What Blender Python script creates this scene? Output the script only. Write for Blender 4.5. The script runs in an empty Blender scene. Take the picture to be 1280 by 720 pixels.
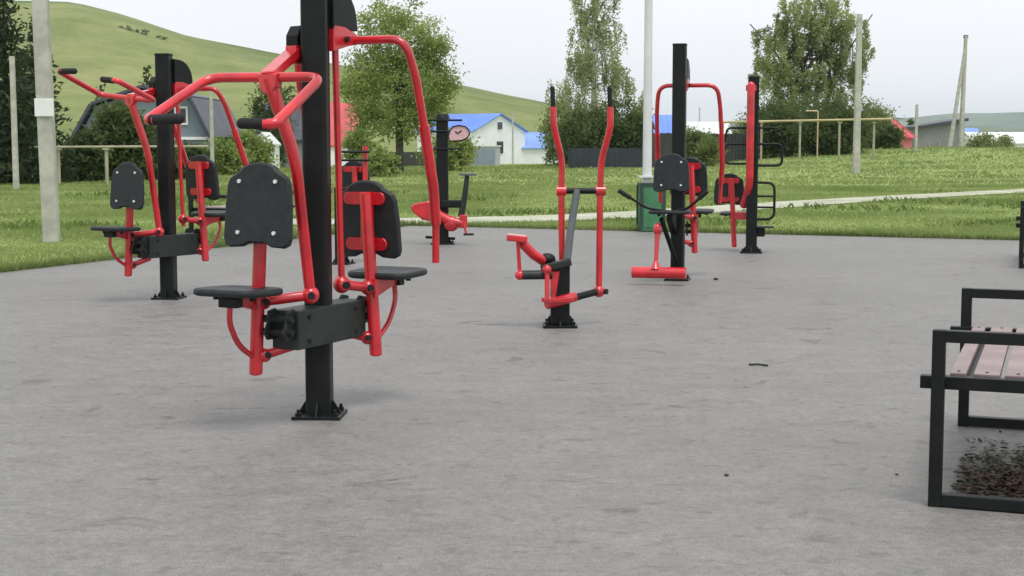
import bpy, bmesh, math, random
from mathutils import Vector, Matrix, noise
random.seed(7)
PI = math.pi
scene = bpy.context.scene
col = scene.collection

# ------------------------------------------------------------------ camera
F_PX, HOR = 1850.0, 178.0            # focal length and horizon row of a 1280x720 frame
CAM_H = 1.3
cam_d = bpy.data.cameras.new('camera')
cam_d.sensor_width = 36.0
cam_d.lens = 36.0 * F_PX / 1280.0
cam_d.clip_start = 0.05
cam_d.clip_end = 30000.0
cam = bpy.data.objects.new('camera', cam_d)
col.objects.link(cam)
PITCH = math.atan((360 - HOR) / F_PX)
cam.location = (0, 0, CAM_H)
cam.rotation_euler = (PI / 2 - PITCH, 0, 0)
scene.camera = cam

# ------------------------------------------------------------------ sky, sun, exposure
SUN_EL, SUN_AZ = math.radians(68), math.radians(158)     # azimuth from +Y towards +X
world = bpy.data.worlds.new('World')
scene.world = world
world.use_nodes = True
wn, wl = world.node_tree.nodes, world.node_tree.links
wn.clear()
sky = wn.new('ShaderNodeTexSky')
sky.sky_type = 'NISHITA'
sky.sun_disc = False
sky.sun_elevation = SUN_EL
sky.sun_rotation = SUN_AZ
sky.air_density = 1.0
sky.dust_density = 4.0
sky.ozone_density = 1.0
hs = wn.new('ShaderNodeHueSaturation')
hs.inputs['Saturation'].default_value = 0.30
wl.new(sky.outputs[0], hs.inputs['Color'])
wmix = wn.new('ShaderNodeMixRGB')                       # closed cloud deck over the clear sky
wmix.inputs['Fac'].default_value = 0.88
wmix.inputs['Color2'].default_value = (7.75, 7.85, 8.1, 1)
wl.new(hs.outputs[0], wmix.inputs['Color1'])
# soft cloud texture
tc = wn.new('ShaderNodeTexCoord')
mp = wn.new('ShaderNodeMapping'); mp.inputs['Scale'].default_value = (2.0, 2.0, 6.0)
nz = wn.new('ShaderNodeTexNoise'); nz.inputs['Scale'].default_value = 1.6; nz.inputs['Detail'].default_value = 5
mr = wn.new('ShaderNodeMapRange')
mr.inputs['From Min'].default_value = 0.3; mr.inputs['From Max'].default_value = 0.7
mr.inputs['To Min'].default_value = 0.97; mr.inputs['To Max'].default_value = 1.03
mul = wn.new('ShaderNodeMixRGB'); mul.blend_type = 'MULTIPLY'; mul.inputs['Fac'].default_value = 1
wl.new(tc.outputs['Generated'], mp.inputs['Vector']); wl.new(mp.outputs[0], nz.inputs['Vector'])
wl.new(nz.outputs['Fac'], mr.inputs['Value'])
wl.new(wmix.outputs[0], mul.inputs['Color1']); wl.new(mr.outputs[0], mul.inputs['Color2'])
bg = wn.new('ShaderNodeBackground'); bg.inputs['Strength'].default_value = 0.105
wl.new(mul.outputs[0], bg.inputs['Color'])
wo = wn.new('ShaderNodeOutputWorld'); wl.new(bg.outputs[0], wo.inputs['Surface'])

sun_d = bpy.data.lights.new('sun', 'SUN')
sun_d.energy = 1.5
sun_d.angle = math.radians(22)
sun_d.color = (1.0, 0.97, 0.92)
sun = bpy.data.objects.new('sun', sun_d)
col.objects.link(sun)
sdir = Vector((math.sin(SUN_AZ) * math.cos(SUN_EL), math.cos(SUN_AZ) * math.cos(SUN_EL), math.sin(SUN_EL)))
sun.rotation_euler = sdir.to_track_quat('Z', 'Y').to_euler()

vs = scene.view_settings
vs.view_transform = 'Standard'
vs.look = 'None'
vs.exposure = 0.45
vs.gamma = 1.0
vs.use_curve_mapping = False

# ------------------------------------------------------------------ materials
def mat(name, rgb, rough=0.6, spec=0.5, metal=0.0, var=0.12, vscale=8.0, bump=0.0, bscale=60.0,
        rgb2=None, detail=4, coords='Object', trans=0.0, coat=0.0, ramp_hi=0.62, lo=0.38):
    m = bpy.data.materials.new(name)
    m.use_nodes = True
    n, l = m.node_tree.nodes, m.node_tree.links
    b = n['Principled BSDF']
    b.inputs['Roughness'].default_value = rough
    b.inputs['Metallic'].default_value = metal
    b.inputs['Specular IOR Level'].default_value = spec
    if coat:
        b.inputs['Coat Weight'].default_value = coat
        b.inputs['Coat Roughness'].default_value = 0.15
    t = n.new('ShaderNodeTexCoord')
    z = n.new('ShaderNodeTexNoise')
    z.inputs['Scale'].default_value = vscale; z.inputs['Detail'].default_value = detail
    l.new(t.outputs[coords], z.inputs['Vector'])
    r = n.new('ShaderNodeValToRGB')
    r.color_ramp.elements[0].position = lo; r.color_ramp.elements[1].position = ramp_hi  # lower and upper ramp stops for the random noise tone
    if rgb2 is None:
        c0 = [max(0, c * (1 - var)) for c in rgb]; c1 = [min(1, c * (1 + var)) for c in rgb]
    else:
        c0, c1 = rgb, rgb2
    r.color_ramp.elements[0].color = (*c0, 1); r.color_ramp.elements[1].color = (*c1, 1)
    l.new(z.outputs['Fac'], r.inputs['Fac'])
    l.new(r.outputs['Color'], b.inputs['Base Color'])
    if bump:
        z2 = n.new('ShaderNodeTexNoise'); z2.inputs['Scale'].default_value = bscale; z2.inputs['Detail'].default_value = 3
        l.new(t.outputs[coords], z2.inputs['Vector'])
        bp = n.new('ShaderNodeBump'); bp.inputs['Strength'].default_value = bump; bp.inputs['Distance'].default_value = 0.01
        l.new(z2.outputs['Fac'], bp.inputs['Height'])
        l.new(bp.outputs['Normal'], b.inputs['Normal'])
    if trans:
        out = n['Material Output']
        tr = n.new('ShaderNodeBsdfTranslucent')
        l.new(r.outputs['Color'], tr.inputs['Color'])
        mx = n.new('ShaderNodeMixShader'); mx.inputs['Fac'].default_value = trans
        l.new(b.outputs[0], mx.inputs[1]); l.new(tr.outputs[0], mx.inputs[2])
        l.new(mx.outputs[0], out.inputs['Surface'])
    return m

M = {}
M['red'] = mat('red_enamel', (0.53, 0.011, 0.020), rough=0.26, spec=0.6, coat=0.5, var=0.18, vscale=6, bump=0.05, bscale=180)
M['black'] = mat('black_enamel', (0.007, 0.0088, 0.0088), rough=0.45, spec=0.25, var=0.25, vscale=9, bump=0.05, bscale=200)
M['housing'] = mat('dark_green_grey_enamel', (0.017, 0.025, 0.023), rough=0.5, spec=0.35, var=0.2, vscale=10)
M['pad'] = mat('slate_plastic', (0.020, 0.025, 0.027), rough=0.5, spec=0.3, var=0.15, vscale=25, bump=0.1, bscale=300)
M['grip'] = mat('black_rubber', (0.014, 0.015, 0.015), rough=0.7, spec=0.3, var=0.2, vscale=30)
M['bolt'] = mat('zinc_bolt', (0.75, 0.76, 0.76), rough=0.4, metal=0.3, var=0.1)
M['greytube'] = mat('grey_enamel', (0.10, 0.12, 0.125), rough=0.4, var=0.12)
M['slat'] = mat('brown_composite', (0.26, 0.195, 0.19), rough=0.5, var=0.12, vscale=6, bump=0.15, bscale=90)
M['concrete_pole'] = mat('pale_concrete', (0.42, 0.42, 0.37), rough=0.85, var=0.14, vscale=5, bump=0.3, bscale=40)
M['white_metal'] = mat('white_painted_steel', (0.62, 0.65, 0.64), rough=0.45, var=0.06, vscale=3)
M['green_metal'] = mat('green_painted_steel', (0.050, 0.19, 0.085), rough=0.45, var=0.15, vscale=6)
M['greendark'] = mat('dark_green_steel', (0.02, 0.05, 0.035), rough=0.5, var=0.15, vscale=6)
M['pipe_yellow'] = mat('faded_yellow_pipe', (0.46, 0.40, 0.22), rough=0.6, var=0.12, vscale=1.5)
M['pipe_post'] = mat('weathered_pipe_post', (0.33, 0.31, 0.22), rough=0.7, var=0.15, vscale=2)
M['bluesteel'] = mat('blue_roof_sheet', (0.14, 0.27, 0.78), rough=0.42, var=0.08, vscale=0.6)
M['bluesteel2'] = mat('blue_roof_sheet_faded', (0.20, 0.33, 0.72), rough=0.4, var=0.1, vscale=0.6)
M['redroof'] = mat('red_roof_sheet', (0.50, 0.075, 0.085), rough=0.45, var=0.10, vscale=0.6)
M['redwall'] = mat('faded_red_sheet', (0.55, 0.16, 0.17), rough=0.6, var=0.08, vscale=0.8)
M['darkroof'] = mat('slate_roof_sheet', (0.052, 0.060, 0.082), rough=0.5, var=0.15, vscale=0.8)
M['whitewall'] = mat('white_siding', (0.80, 0.83, 0.86), rough=0.7, var=0.05, vscale=0.8)
M['creamwall'] = mat('cream_siding', (0.62, 0.58, 0.46), rough=0.7, var=0.06, vscale=0.8)
M['greywall'] = mat('grey_siding', (0.22, 0.23, 0.24), rough=0.7, var=0.10, vscale=0.8)
M['garagegrey'] = mat('pale_grey_sheet', (0.38, 0.41, 0.44), rough=0.6, var=0.06, vscale=0.8)
M['bluegrey'] = mat('blue_grey_siding', (0.20, 0.25, 0.30), rough=0.6, var=0.10, vscale=0.8)
M['brownwood'] = mat('weathered_wood', (0.075, 0.058, 0.042), rough=0.85, var=0.3, vscale=1.2)
M['navyfence'] = mat('navy_profiled_sheet', (0.022, 0.032, 0.045), rough=0.5, var=0.12, vscale=0.7)
M['greyfence'] = mat('charcoal_profiled_sheet', (0.035, 0.036, 0.038), rough=0.55, var=0.15, vscale=0.7)
M['glass'] = mat('window_glass', (0.05, 0.06, 0.07), rough=0.1, spec=0.6, var=0.2)
M['trim'] = mat('white_trim', (0.75, 0.76, 0.76), rough=0.6, var=0.04)
M['bark'] = mat('grey_bark', (0.07, 0.06, 0.048), rough=0.95, var=0.35, vscale=6, bump=0.4, bscale=20)
M['birchbark'] = mat('birch_bark', (0.12, 0.11, 0.10), rgb2=(0.55, 0.54, 0.50), rough=0.85, vscale=4, lo=0.4, ramp_hi=0.5)
def leafmat(name, a, b, vs_=0.9):
    return mat(name, a, rgb2=b, rough=0.55, spec=0.25, vscale=vs_, detail=6, trans=0.5, lo=0.35, ramp_hi=0.65)
M['leaf_mid'] = leafmat('leaf_mid_green', (0.19, 0.27, 0.065), (0.37, 0.44, 0.15))
M['leaf_birch'] = leafmat('leaf_grey_green', (0.27, 0.32, 0.14), (0.45, 0.49, 0.26))
M['leaf_pop'] = leafmat('leaf_poplar_green', (0.21, 0.265, 0.105), (0.42, 0.47, 0.21), 0.5)
M['leaf_dark'] = leafmat('leaf_dark_green', (0.060, 0.095, 0.030), (0.135, 0.185, 0.058))
M['leaf_bush'] = leafmat('leaf_bush_green', (0.15, 0.20, 0.065), (0.28, 0.33, 0.12))
M['needle'] = leafmat('needle_green', (0.028, 0.050, 0.024), (0.065, 0.095, 0.042))
M['blade'] = leafmat('grass_blade_green', (0.20, 0.275, 0.085), (0.34, 0.41, 0.16), 0.35)
M['weed'] = leafmat('weed_green', (0.10, 0.16, 0.04), (0.18, 0.25, 0.07), 2.0)
M['flower'] = mat('pale_flowerheads', (0.55, 0.57, 0.40), rough=0.8, var=0.15)
M['deadleaf'] = mat('dead_leaf_brown', (0.018, 0.013, 0.008), rgb2=(0.085, 0.036, 0.016), rough=0.6, vscale=14, lo=0.35, ramp_hi=0.65)
M['deadleaf2'] = mat('mossy_leaf_green', (0.018, 0.022, 0.009), rgb2=(0.055, 0.065, 0.022), rough=0.6, vscale=14, lo=0.35, ramp_hi=0.65)
M['stone'] = mat('dark_pebble', (0.05, 0.05, 0.045), rough=0.9, var=0.2)
M['stick'] = mat('dark_twig', (0.03, 0.028, 0.022), rough=0.9, var=0.3)
M['signpink'] = mat('pink_panel', (0.62, 0.40, 0.40), rough=0.5, var=0.06)

def node_mat(name):
    m = bpy.data.materials.new(name); m.use_nodes = True
    return m, m.node_tree.nodes, m.node_tree.links, m.node_tree.nodes['Principled BSDF']

# paved pad: pale damp concrete, broad stains, small dark scuffs, fine grain
m, n, l, b = node_mat('damp_concrete')
t = n.new('ShaderNodeTexCoord')
def nz_(scale, detail=5, vec=None, rough=0.55, dist=0.0):
    z = n.new('ShaderNodeTexNoise'); z.inputs['Scale'].default_value = scale
    z.inputs['Detail'].default_value = detail; z.inputs['Roughness'].default_value = rough
    z.inputs['Distortion'].default_value = dist
    l.new(vec if vec is not None else t.outputs['Object'], z.inputs['Vector']); return z.outputs['Fac']
def rmp(src, p0, p1, c0, c1):
    r = n.new('ShaderNodeValToRGB'); e = r.color_ramp.elements
    e[0].position, e[1].position = p0, p1
    e[0].color = (*c0, 1) if len(c0) == 3 else c0; e[1].color = (*c1, 1) if len(c1) == 3 else c1
    l.new(src, r.inputs['Fac']); return r.outputs['Color']
def mix(a, bb, fac=1.0, mode='MULTIPLY'):
    x = n.new('ShaderNodeMixRGB'); x.blend_type = mode
    if isinstance(fac, float): x.inputs['Fac'].default_value = fac
    else: l.new(fac, x.inputs['Fac'])
    l.new(a, x.inputs['Color1']); l.new(bb, x.inputs['Color2']); return x.outputs['Color']
base = rmp(nz_(0.6, 3), 0.25, 0.75, (0.176, 0.172, 0.165), (0.212, 0.207, 0.199))
sm = n.new('ShaderNodeMapping'); sm.inputs['Scale'].default_value = (1.0, 1.35, 1.0); sm.inputs['Rotation'].default_value = (0, 0, 0.22)
l.new(t.outputs['Object'], sm.inputs['Vector'])
spots = rmp(nz_(3.4, 3, sm.outputs[0], 0.55, 0.9), 0.30, 0.37, (0.70, 0.69, 0.675), (1, 1, 1))
spots2 = rmp(nz_(8.5, 4, sm.outputs[0], 0.6, 0.5), 0.33, 0.41, (0.76, 0.755, 0.745), (1, 1, 1))
mott = rmp(nz_(4.5, 8, sm.outputs[0], 0.75), 0.33, 0.67, (0.78, 0.78, 0.775), (1.16, 1.16, 1.16))
mott2 = rmp(nz_(28, 5, None, 0.7), 0.30, 0.70, (0.76, 0.76, 0.755), (1.20, 1.20, 1.20))
grain = rmp(nz_(160, 2), 0.28, 0.72, (0.58, 0.58, 0.575), (1.40, 1.40, 1.40))
c = mix(mix(mix(mix(mix(base, mott), spots), spots2), mott2), grain)
l.new(c, b.inputs['Base Color'])
rr = n.new('ShaderNodeMapRange'); rr.inputs['To Min'].default_value = 0.50; rr.inputs['To Max'].default_value = 0.72
rr.inputs['From Min'].default_value = 0.3; rr.inputs['From Max'].default_value = 0.7
l.new(nz_(4.5, 8, sm.outputs[0], 0.75), rr.inputs['Value']); l.new(rr.outputs[0], b.inputs['Roughness'])
bp = n.new('ShaderNodeBump'); bp.inputs['Strength'].default_value = 0.35; bp.inputs['Distance'].default_value = 0.003
l.new(nz_(190, 3), bp.inputs['Height']); l.new(bp.outputs[0], b.inputs['Normal'])
b.inputs['Specular IOR Level'].default_value = 0.5
M['concrete'] = m

# meadow ground
m, n, l, b = node_mat('meadow_soil_and_grass')
t = n.new('ShaderNodeTexCoord')
base = rmp(nz_(0.09, 6), 0.35, 0.66, (0.21, 0.28, 0.09), (0.29, 0.345, 0.135))
mid = rmp(nz_(0.9, 6), 0.30, 0.66, (0.72, 0.78, 0.66), (1.12, 1.08, 1.05))
fine = rmp(nz_(7, 5), 0.3, 0.7, (0.72, 0.76, 0.66), (1.15, 1.12, 1.1))
l.new(mix(mix(base, mid), fine), b.inputs['Base Color'])
b.inputs['Roughness'].default_value = 0.9; b.inputs['Specular IOR Level'].default_value = 0.15
bp = n.new('ShaderNodeBump'); bp.inputs['Strength'].default_value = 0.5; bp.inputs['Distance'].default_value = 0.08
l.new(nz_(5, 4), bp.inputs['Height']); l.new(bp.outputs[0], b.inputs['Normal'])
M['meadow'] = m

# hill pasture
m, n, l, b = node_mat('hill_pasture')
t = n.new('ShaderNodeTexCoord')
hm = n.new('ShaderNodeMapping'); hm.inputs['Scale'].default_value = (1.0, 0.6, 1.0)
l.new(t.outputs['Object'], hm.inputs['Vector'])
base = rmp(nz_(0.012, 7, hm.outputs[0], 0.6, 0.3), 0.34, 0.62, (0.105, 0.150, 0.052), (0.250, 0.275, 0.115))
tint = rmp(nz_(0.05, 6, hm.outputs[0], 0.6), 0.30, 0.66, (0.80, 0.88, 0.72), (1.10, 1.05, 1.05))
fine = rmp(nz_(0.35, 5), 0.3, 0.7, (0.85, 0.88, 0.82), (1.10, 1.08, 1.06))
l.new(mix(mix(base, tint), fine), b.inputs['Base Color'])
b.inputs['Roughness'].default_value = 0.95; b.inputs['Specular IOR Level'].default_value = 0.1
bp = n.new('ShaderNodeBump'); bp.inputs['Strength'].default_value = 0.7; bp.inputs['Distance'].default_value = 4.0
l.new(nz_(0.06, 8, hm.outputs[0], 0.7), bp.inputs['Height']); l.new(bp.outputs[0], b.inputs['Normal'])
M['hill'] = m

# far forested ridge
M['ridge'] = mat('far_forest', (0.045, 0.080, 0.040), rgb2=(0.13, 0.17, 0.075), rough=0.95, spec=0.1, vscale=0.0025, detail=6, coords='Object')
# path
m, n, l, b = node_mat('pale_gravel_path')
t = n.new('ShaderNodeTexCoord')
base = rmp(nz_(0.8, 5), 0.35, 0.65, (0.33, 0.34, 0.25), (0.50, 0.50, 0.42))
fine = rmp(nz_(12, 4), 0.3, 0.7, (0.8, 0.82, 0.75), (1.1, 1.1, 1.1))
l.new(mix(base, fine), b.inputs['Base Color']); b.inputs['Roughness'].default_value = 0.9
M['path'] = m

# ------------------------------------------------------------------ mesh helpers
def prop(o, label=None, cat=None, group=None, kind=None):
    if label: o['label'] = label
    if cat: o['category'] = cat
    if group: o['group'] = group
    if kind: o['kind'] = kind
    return o
def empty(name, loc, rz=0.0, label=None, cat=None, group=None):
    o = bpy.data.objects.new(name, None)
    o.empty_display_size = 0.2
    col.objects.link(o); o.location = loc; o.rotation_euler = (0, 0, rz)
    return prop(o, label, cat, group)
def frame_of(d):
    d = d.normalized()
    a = Vector((0, 0, 1)) if abs(d.z) < 0.92 else Vector((1, 0, 0))
    x = d.cross(a).normalized(); y = x.cross(d).normalized()
    return x, y
def fillet(pts, rad, n=6):
    pts = [Vector(p) for p in pts]
    if len(pts) < 3 or not rad: return pts
    out = [pts[0]]
    for i in range(1, len(pts) - 1):
        p, a, c = pts[i], pts[i - 1] - pts[i], pts[i + 1] - pts[i]
        la, lc = a.length, c.length
        k = min(rad, la * 0.45, lc * 0.45)
        s, e = p + a.normalized() * k, p + c.normalized() * k
        for j in range(n + 1):
            u = j / n
            out.append(s * (1 - u) ** 2 + p * 2 * u * (1 - u) + e * u * u)
    out.append(pts[-1])
    return out
class MB:
    def __init__(s, xf=None): s.v, s.f, s.sm, s.xf = [], [], [], xf or Matrix.Identity(4)
    def add(s, vs_, fs, smooth=False):
        o = len(s.v)
        s.v += [tuple(s.xf @ Vector(p)) for p in vs_]
        s.f += [tuple(i + o for i in q) for q in fs]
        s.sm += [smooth] * len(fs)
        return s
    def tube(s, pts, r, seg=14, rad=0.0, n=6, cap=True):
        pts = fillet(pts, rad, n); k = len(pts)
        rs = r if isinstance(r, (list, tuple)) else None
        if rs and len(rs) != k: rs = [rs[0] + (rs[-1] - rs[0]) * i / (k - 1) for i in range(k)]
        vs_, fs = [], []
        tang = [(pts[min(i + 1, k - 1)] - pts[max(i - 1, 0)]).normalized() for i in range(k)]
        x, y = frame_of(tang[0])
        for i in range(k):
            tg = tang[i]
            x = (x - tg * x.dot(tg)).normalized(); y = tg.cross(x)
            rr_ = rs[i] if rs else r
            vs_ += [pts[i] + (x * math.cos(2 * PI * j / seg) + y * math.sin(2 * PI * j / seg)) * rr_ for j in range(seg)]
        for i in range(k - 1):
            for j in range(seg):
                a, b_ = i * seg + j, i * seg + (j + 1) % seg
                fs.append((a, b_, b_ + seg, a + seg))
        s.add(vs_, fs, True)
        if cap:
            s.add(vs_[:seg], [tuple(range(seg))[::-1]]); s.add(vs_[-seg:], [tuple(range(seg))])
        return s
    def cyl(s, p0, p1, r, seg=16): return s.tube([p0, p1], r, seg)
    def ball(s, c, r, seg=14, rings=8, sc=(1, 1, 1)):
        c = Vector(c); vs_, fs = [], []
        for i in range(rings + 1):
            th = PI * i / rings
            for j in range(seg):
                ph = 2 * PI * j / seg
                vs_.append(c + Vector((math.sin(th) * math.cos(ph) * sc[0], math.sin(th) * math.sin(ph) * sc[1], math.cos(th) * sc[2])) * r)
        for i in range(rings):
            for j in range(seg):
                a, b_ = i * seg + j, i * seg + (j + 1) % seg
                fs.append((a, a + seg, b_ + seg, b_))
        return s.add(vs_, fs, True)
    def box(s, c, sz, rot=None, ch=0.0):
        c = Vector(c); hx, hy, hz_ = sz[0] / 2, sz[1] / 2, sz[2] / 2
        R_ = rot or Matrix.Identity(3)
        if ch <= 0:
            vs_ = [c + R_ @ Vector((x, y, z)) for z in (-hz_, hz_) for x, y in ((-hx, -hy), (hx, -hy), (hx, hy), (-hx, hy))]
            fs = [(3, 2, 1, 0), (4, 5, 6, 7), (0, 1, 5, 4), (1, 2, 6, 5), (2, 3, 7, 6), (3, 0, 4, 7)]
            return s.add(vs_, fs)
        bm = bmesh.new(); bmesh.ops.create_cube(bm, size=1.0)
        for v in bm.verts: v.co = Vector((v.co.x * sz[0], v.co.y * sz[1], v.co.z * sz[2]))
        bmesh.ops.bevel(bm, geom=list(bm.edges), offset=ch, segments=2, profile=0.6, affect='EDGES')
        bm.verts.index_update()
        vs_ = [c + R_ @ v.co for v in bm.verts]; fs = [tuple(v.index for v in f.verts) for f in bm.faces]
        bm.free()
        return s.add(vs_, fs)
    def prism(s, outline, th, mtx, ch=0.0):
        """2-D outline (x,y) extruded by th along z (centred), placed by mtx; edges chamfered by ch"""
        k = len(outline); cx = sum(p[0] for p in outline) / k; cy = sum(p[1] for p in outline) / k
        rings = []
        if ch:
            ins = [(cx + (p[0] - cx) * (1 - ch / max(0.02, math.hypot(p[0] - cx, p[1] - cy))), cy + (p[1] - cy) * (1 - ch / max(0.02, math.hypot(p[0] - cx, p[1] - cy)))) for p in outline]
            rings = [(ins, -th / 2), (outline, -th / 2 + ch), (outline, th / 2 - ch), (ins, th / 2)]
        else: rings = [(outline, -th / 2), (outline, th / 2)]
        vs_ = [mtx @ Vector((p[0], p[1], z)) for o_, z in rings for p in o_]
        fs = []
        for i in range(len(rings) - 1):
            for j in range(k):
                a, b_ = i * k + j, i * k + (j + 1) % k
                fs.append((a, b_, b_ + k, a + k))
        fs.append(tuple(range(k))[::-1]); fs.append(tuple(range((len(rings) - 1) * k, len(rings) * k)))
        return s.add(vs_, fs)
    def mesh(s, name, material):
        me = bpy.data.meshes.new(name); me.from_pydata(s.v, [], s.f); me.update()
        me.polygons.foreach_set('use_smooth', s.sm)
        me.materials.append(material)
        return me
    def build(s, name, material, parent=None, **kw):
        o = bpy.data.objects.new(name, s.mesh(name, material)); col.objects.link(o)
        if parent is not None: o.parent = parent
        return prop(o, **kw)
def copy_tree(o, parent=None):
    c_ = o.copy(); col.objects.link(c_)
    if parent is not None: c_.parent = parent
    for ch in list(o.children): copy_tree(ch, c_)
    return c_
def rrect(w, h, r, n=5):
    out = []
    for cx, cy, a0 in ((w / 2 - r, h / 2 - r, 0), (-w / 2 + r, h / 2 - r, 90), (-w / 2 + r, -h / 2 + r, 180), (w / 2 - r, -h / 2 + r, 270)):
        for i in range(n + 1):
            a = math.radians(a0 + 90 * i / n); out.append((cx + r * math.cos(a), cy + r * math.sin(a)))
    return out
def Tm(c, x, y):
    """matrix with local x, y axes and origin c"""
    x = Vector(x).normalized(); y = Vector(y); y = (y - x * x.dot(y)).normalized(); z = x.cross(y)
    mm = Matrix(((x.x, y.x, z.x, c[0]), (x.y, y.y, z.y, c[1]), (x.z, y.z, z.z, c[2]), (0, 0, 0, 1)))
    return mm
def smooth01(u): u = max(0.0, min(1.0, u)); return u * u * (3 - 2 * u)

# ------------------------------------------------------------------ terrain
def tz(x, y):
    z = -0.03
    z -= 0.9 * smooth01((y - 60) / 100.0)
    z += 1.15 * math.exp(-((x - 27) / 15.0) ** 2 - ((y - 88) / 20.0) ** 2)
    if y > 28 or x < -9 or x > 12:
        k = smooth01((y - 26) / 20.0)
        z += k * 0.10 * (noise.noise(Vector((x * 0.07, y * 0.07, 3.1))))
    z -= 14.0 * smooth01((y - 300) / 1500.0) * smooth01((x / max(y, 1) + 0.05) / 0.2)
    return z
def ground_at(px, py):
    """where the ray through a pixel meets the terrain (metres)"""
    cx, cy = (px - 640) / F_PX, -(py - 360) / F_PX
    d = Vector((cx, math.cos(PITCH) + math.sin(PITCH) * cy, -math.sin(PITCH) + math.cos(PITCH) * cy))
    return d
def place(px, Y):
    """ground point at distance Y that lies on the picture column px"""
    d = ground_at(px, HOR)
    x = d.x / d.y * Y
    return Vector((x, Y, tz(x, Y)))
def zat(py, Y): return CAM_H + (HOR - py) / F_PX * Y

xs, ys = [], []
g = [-1 + 2 * i / 130 for i in range(131)]
xs = [math.copysign((math.exp(abs(u) * 6.2) - 1) / (math.exp(6.2) - 1) * 6800, u) for u in g]
ys = [-40 + 4 * i for i in range(45)]
while ys[-1] < 6200: ys.append(ys[-1] + max(4, (ys[-1] + 10) * 0.045))
vs_ = [(x, y, tz(x, y)) for y in ys for x in xs]
fs = [(j * len(xs) + i, j * len(xs) + i + 1, (j + 1) * len(xs) + i + 1, (j + 1) * len(xs) + i) for j in range(len(ys) - 1) for i in range(len(xs) - 1)]
MB().add(vs_, fs, True).build('ground', M['meadow'], kind='structure')

# paved pad, a rectangle turned on the field
PC = Vector((-1.62, 23.25, 0)); U1 = Vector((0.92, -0.385, 0)).normalized(); U2 = Vector((-0.385, -0.92, 0)).normalized()
LU, LV = 26.0, 30.0
def inpad(x, y, mg=0.0):
    d = Vector((x, y, 0)) - PC; u, v = d.dot(U1), d.dot(U2)
    return -mg < u < LU + mg and -mg < v < LV + mg
mb = MB()
nU, nV = 52, 60
top = []
def wob(a, s): return 0.05 * noise.noise(Vector((a * 1.3, s, 0)))
for j in range(nV + 1):
    for i in range(nU + 1):
        u, v = LU * i / nU, LV * j / nV
        if i == 0: u += wob(v, 1.0)
        if j == 0: v += wob(u, 7.0)
        p = PC + U1 * u + U2 * v
        top.append((p.x, p.y, 0.0))
W = nU + 1
fs = [(j * W + i, (j + 1) * W + i, (j + 1) * W + i + 1, j * W + i + 1) for j in range(nV) for i in range(nU)]
mb.add(top, fs)
rim = [i for i in range(W)] + [j * W + nU for j in range(1, nV + 1)] + [nV * W + i for i in range(nU - 1, -1, -1)] + [j * W for j in range(nV - 1, 0, -1)]
low = [(top[i][0], top[i][1], -0.12) for i in rim]
o0 = len(top); kk = len(rim)
mb.add([top[i] for i in rim] + low, [(i, (i + 1) % kk, kk + (i + 1) % kk, kk + i) for i in range(kk)])
mb.build('pavement', M['concrete'], kind='structure')

# pale path across the field
pp = [Vector(p) for p in ((-4.0, 24.6, 0), (-0.7, 25.2, 0), (1.0, 26.1, 0), (2.4, 27.4, 0), (4.2, 29.6, 0), (6.3, 32.2, 0), (9.8, 36.0, 0), (13.9, 40.3, 0), (18, 44.5, 0))]
pl = fillet(pp, 0.8, 4)
vs_, fs = [], []
for i, p in enumerate(pl):
    tg = (pl[min(i + 1, len(pl) - 1)] - pl[max(i - 1, 0)]).normalized(); nrm = Vector((-tg.y, tg.x, 0))
    w = 0.95 - 0.30 * i / len(pl) + 0.16 * noise.noise(Vector((i * 0.7, 0, 0)))
    for s_ in (-1, -0.4, 0.4, 1):
        q = p + nrm * w * s_; vs_.append((q.x, q.y, tz(q.x, q.y) + 0.012 + (0.0 if abs(s_) == 1 else 0.012)))
for i in range(len(pl) - 1):
    for j in range(3): a = i * 4 + j; fs.append((a, a + 4, a + 5, a + 1))
MB().add(vs_, fs).build('path', M['path'], kind='structure')
def onpath(x, y):
    q = Vector((x, y, 0))
    for i in range(len(pl) - 1):
        a, b_ = pl[i], pl[i + 1]; d = b_ - a
        u = max(0, min(1, (q - a).dot(d) / max(d.length_squared, 1e-6)))
        if (a + d * u - q).length < 0.85: return True
    return False

# big pasture hill on the left
RID = [(-900, 60), (-500, 45), (-250, 22), (-80, 8), (30, 3), (100, 5), (160, 20), (240, 47), (350, 68), (450, 86), (570, 105), (640, 119), (690, 127), (790, 143), (880, 152), (1000, 164), (1200, 172), (1500, 178)]
def ridge_px(px):
    return ridge_raw(px) - 7.0 * smooth01((820 - px) / 150.0)
def ridge_raw(px):
    if px <= RID[0][0]: return RID[0][1]
    for (a, b_), (c_, d_) in zip(RID, RID[1:]):
        if px <= c_: return b_ + (d_ - b_) * (px - a) / (c_ - a)
    return 182
def prof(d):
    return smooth01((d - 170) / 560.0) if d < 730 else 1.0 - 0.25 * smooth01((d - 730) / 700)
KM = max(prof(d) * 700.0 / d for d in range(180, 1400, 5))
hx = [-1.0 + i * (1.65 / 150) for i in range(151)]
hy = [160 + 9 * i for i in range(95)]
vs_ = []
for y in hy:
    for u in hx:
        px = 640 + u * F_PX
        hgt = max(0.0, (HOR - ridge_px(px)) / F_PX * 700.0) / KM
        x = u * y
        w = noise.noise(Vector((x * 0.006, y * 0.006, 0.4))) * 3.0 + noise.noise(Vector((x * 0.02, y * 0.02, 2))) * 1.0
        fade = min(1.0, hgt / 15.0) * smooth01((y - 220) / 150) * (1 - 0.8 * smooth01((y - 480) / 120))
        vs_.append((x, y, tz(x, y) - 0.35 + hgt * prof(y) + w * fade))
W = len(hx)
fs = [(j * W + i, j * W + i + 1, (j + 1) * W + i + 1, (j + 1) * W + i) for j in range(len(hy) - 1) for i in range(W - 1)]
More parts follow.
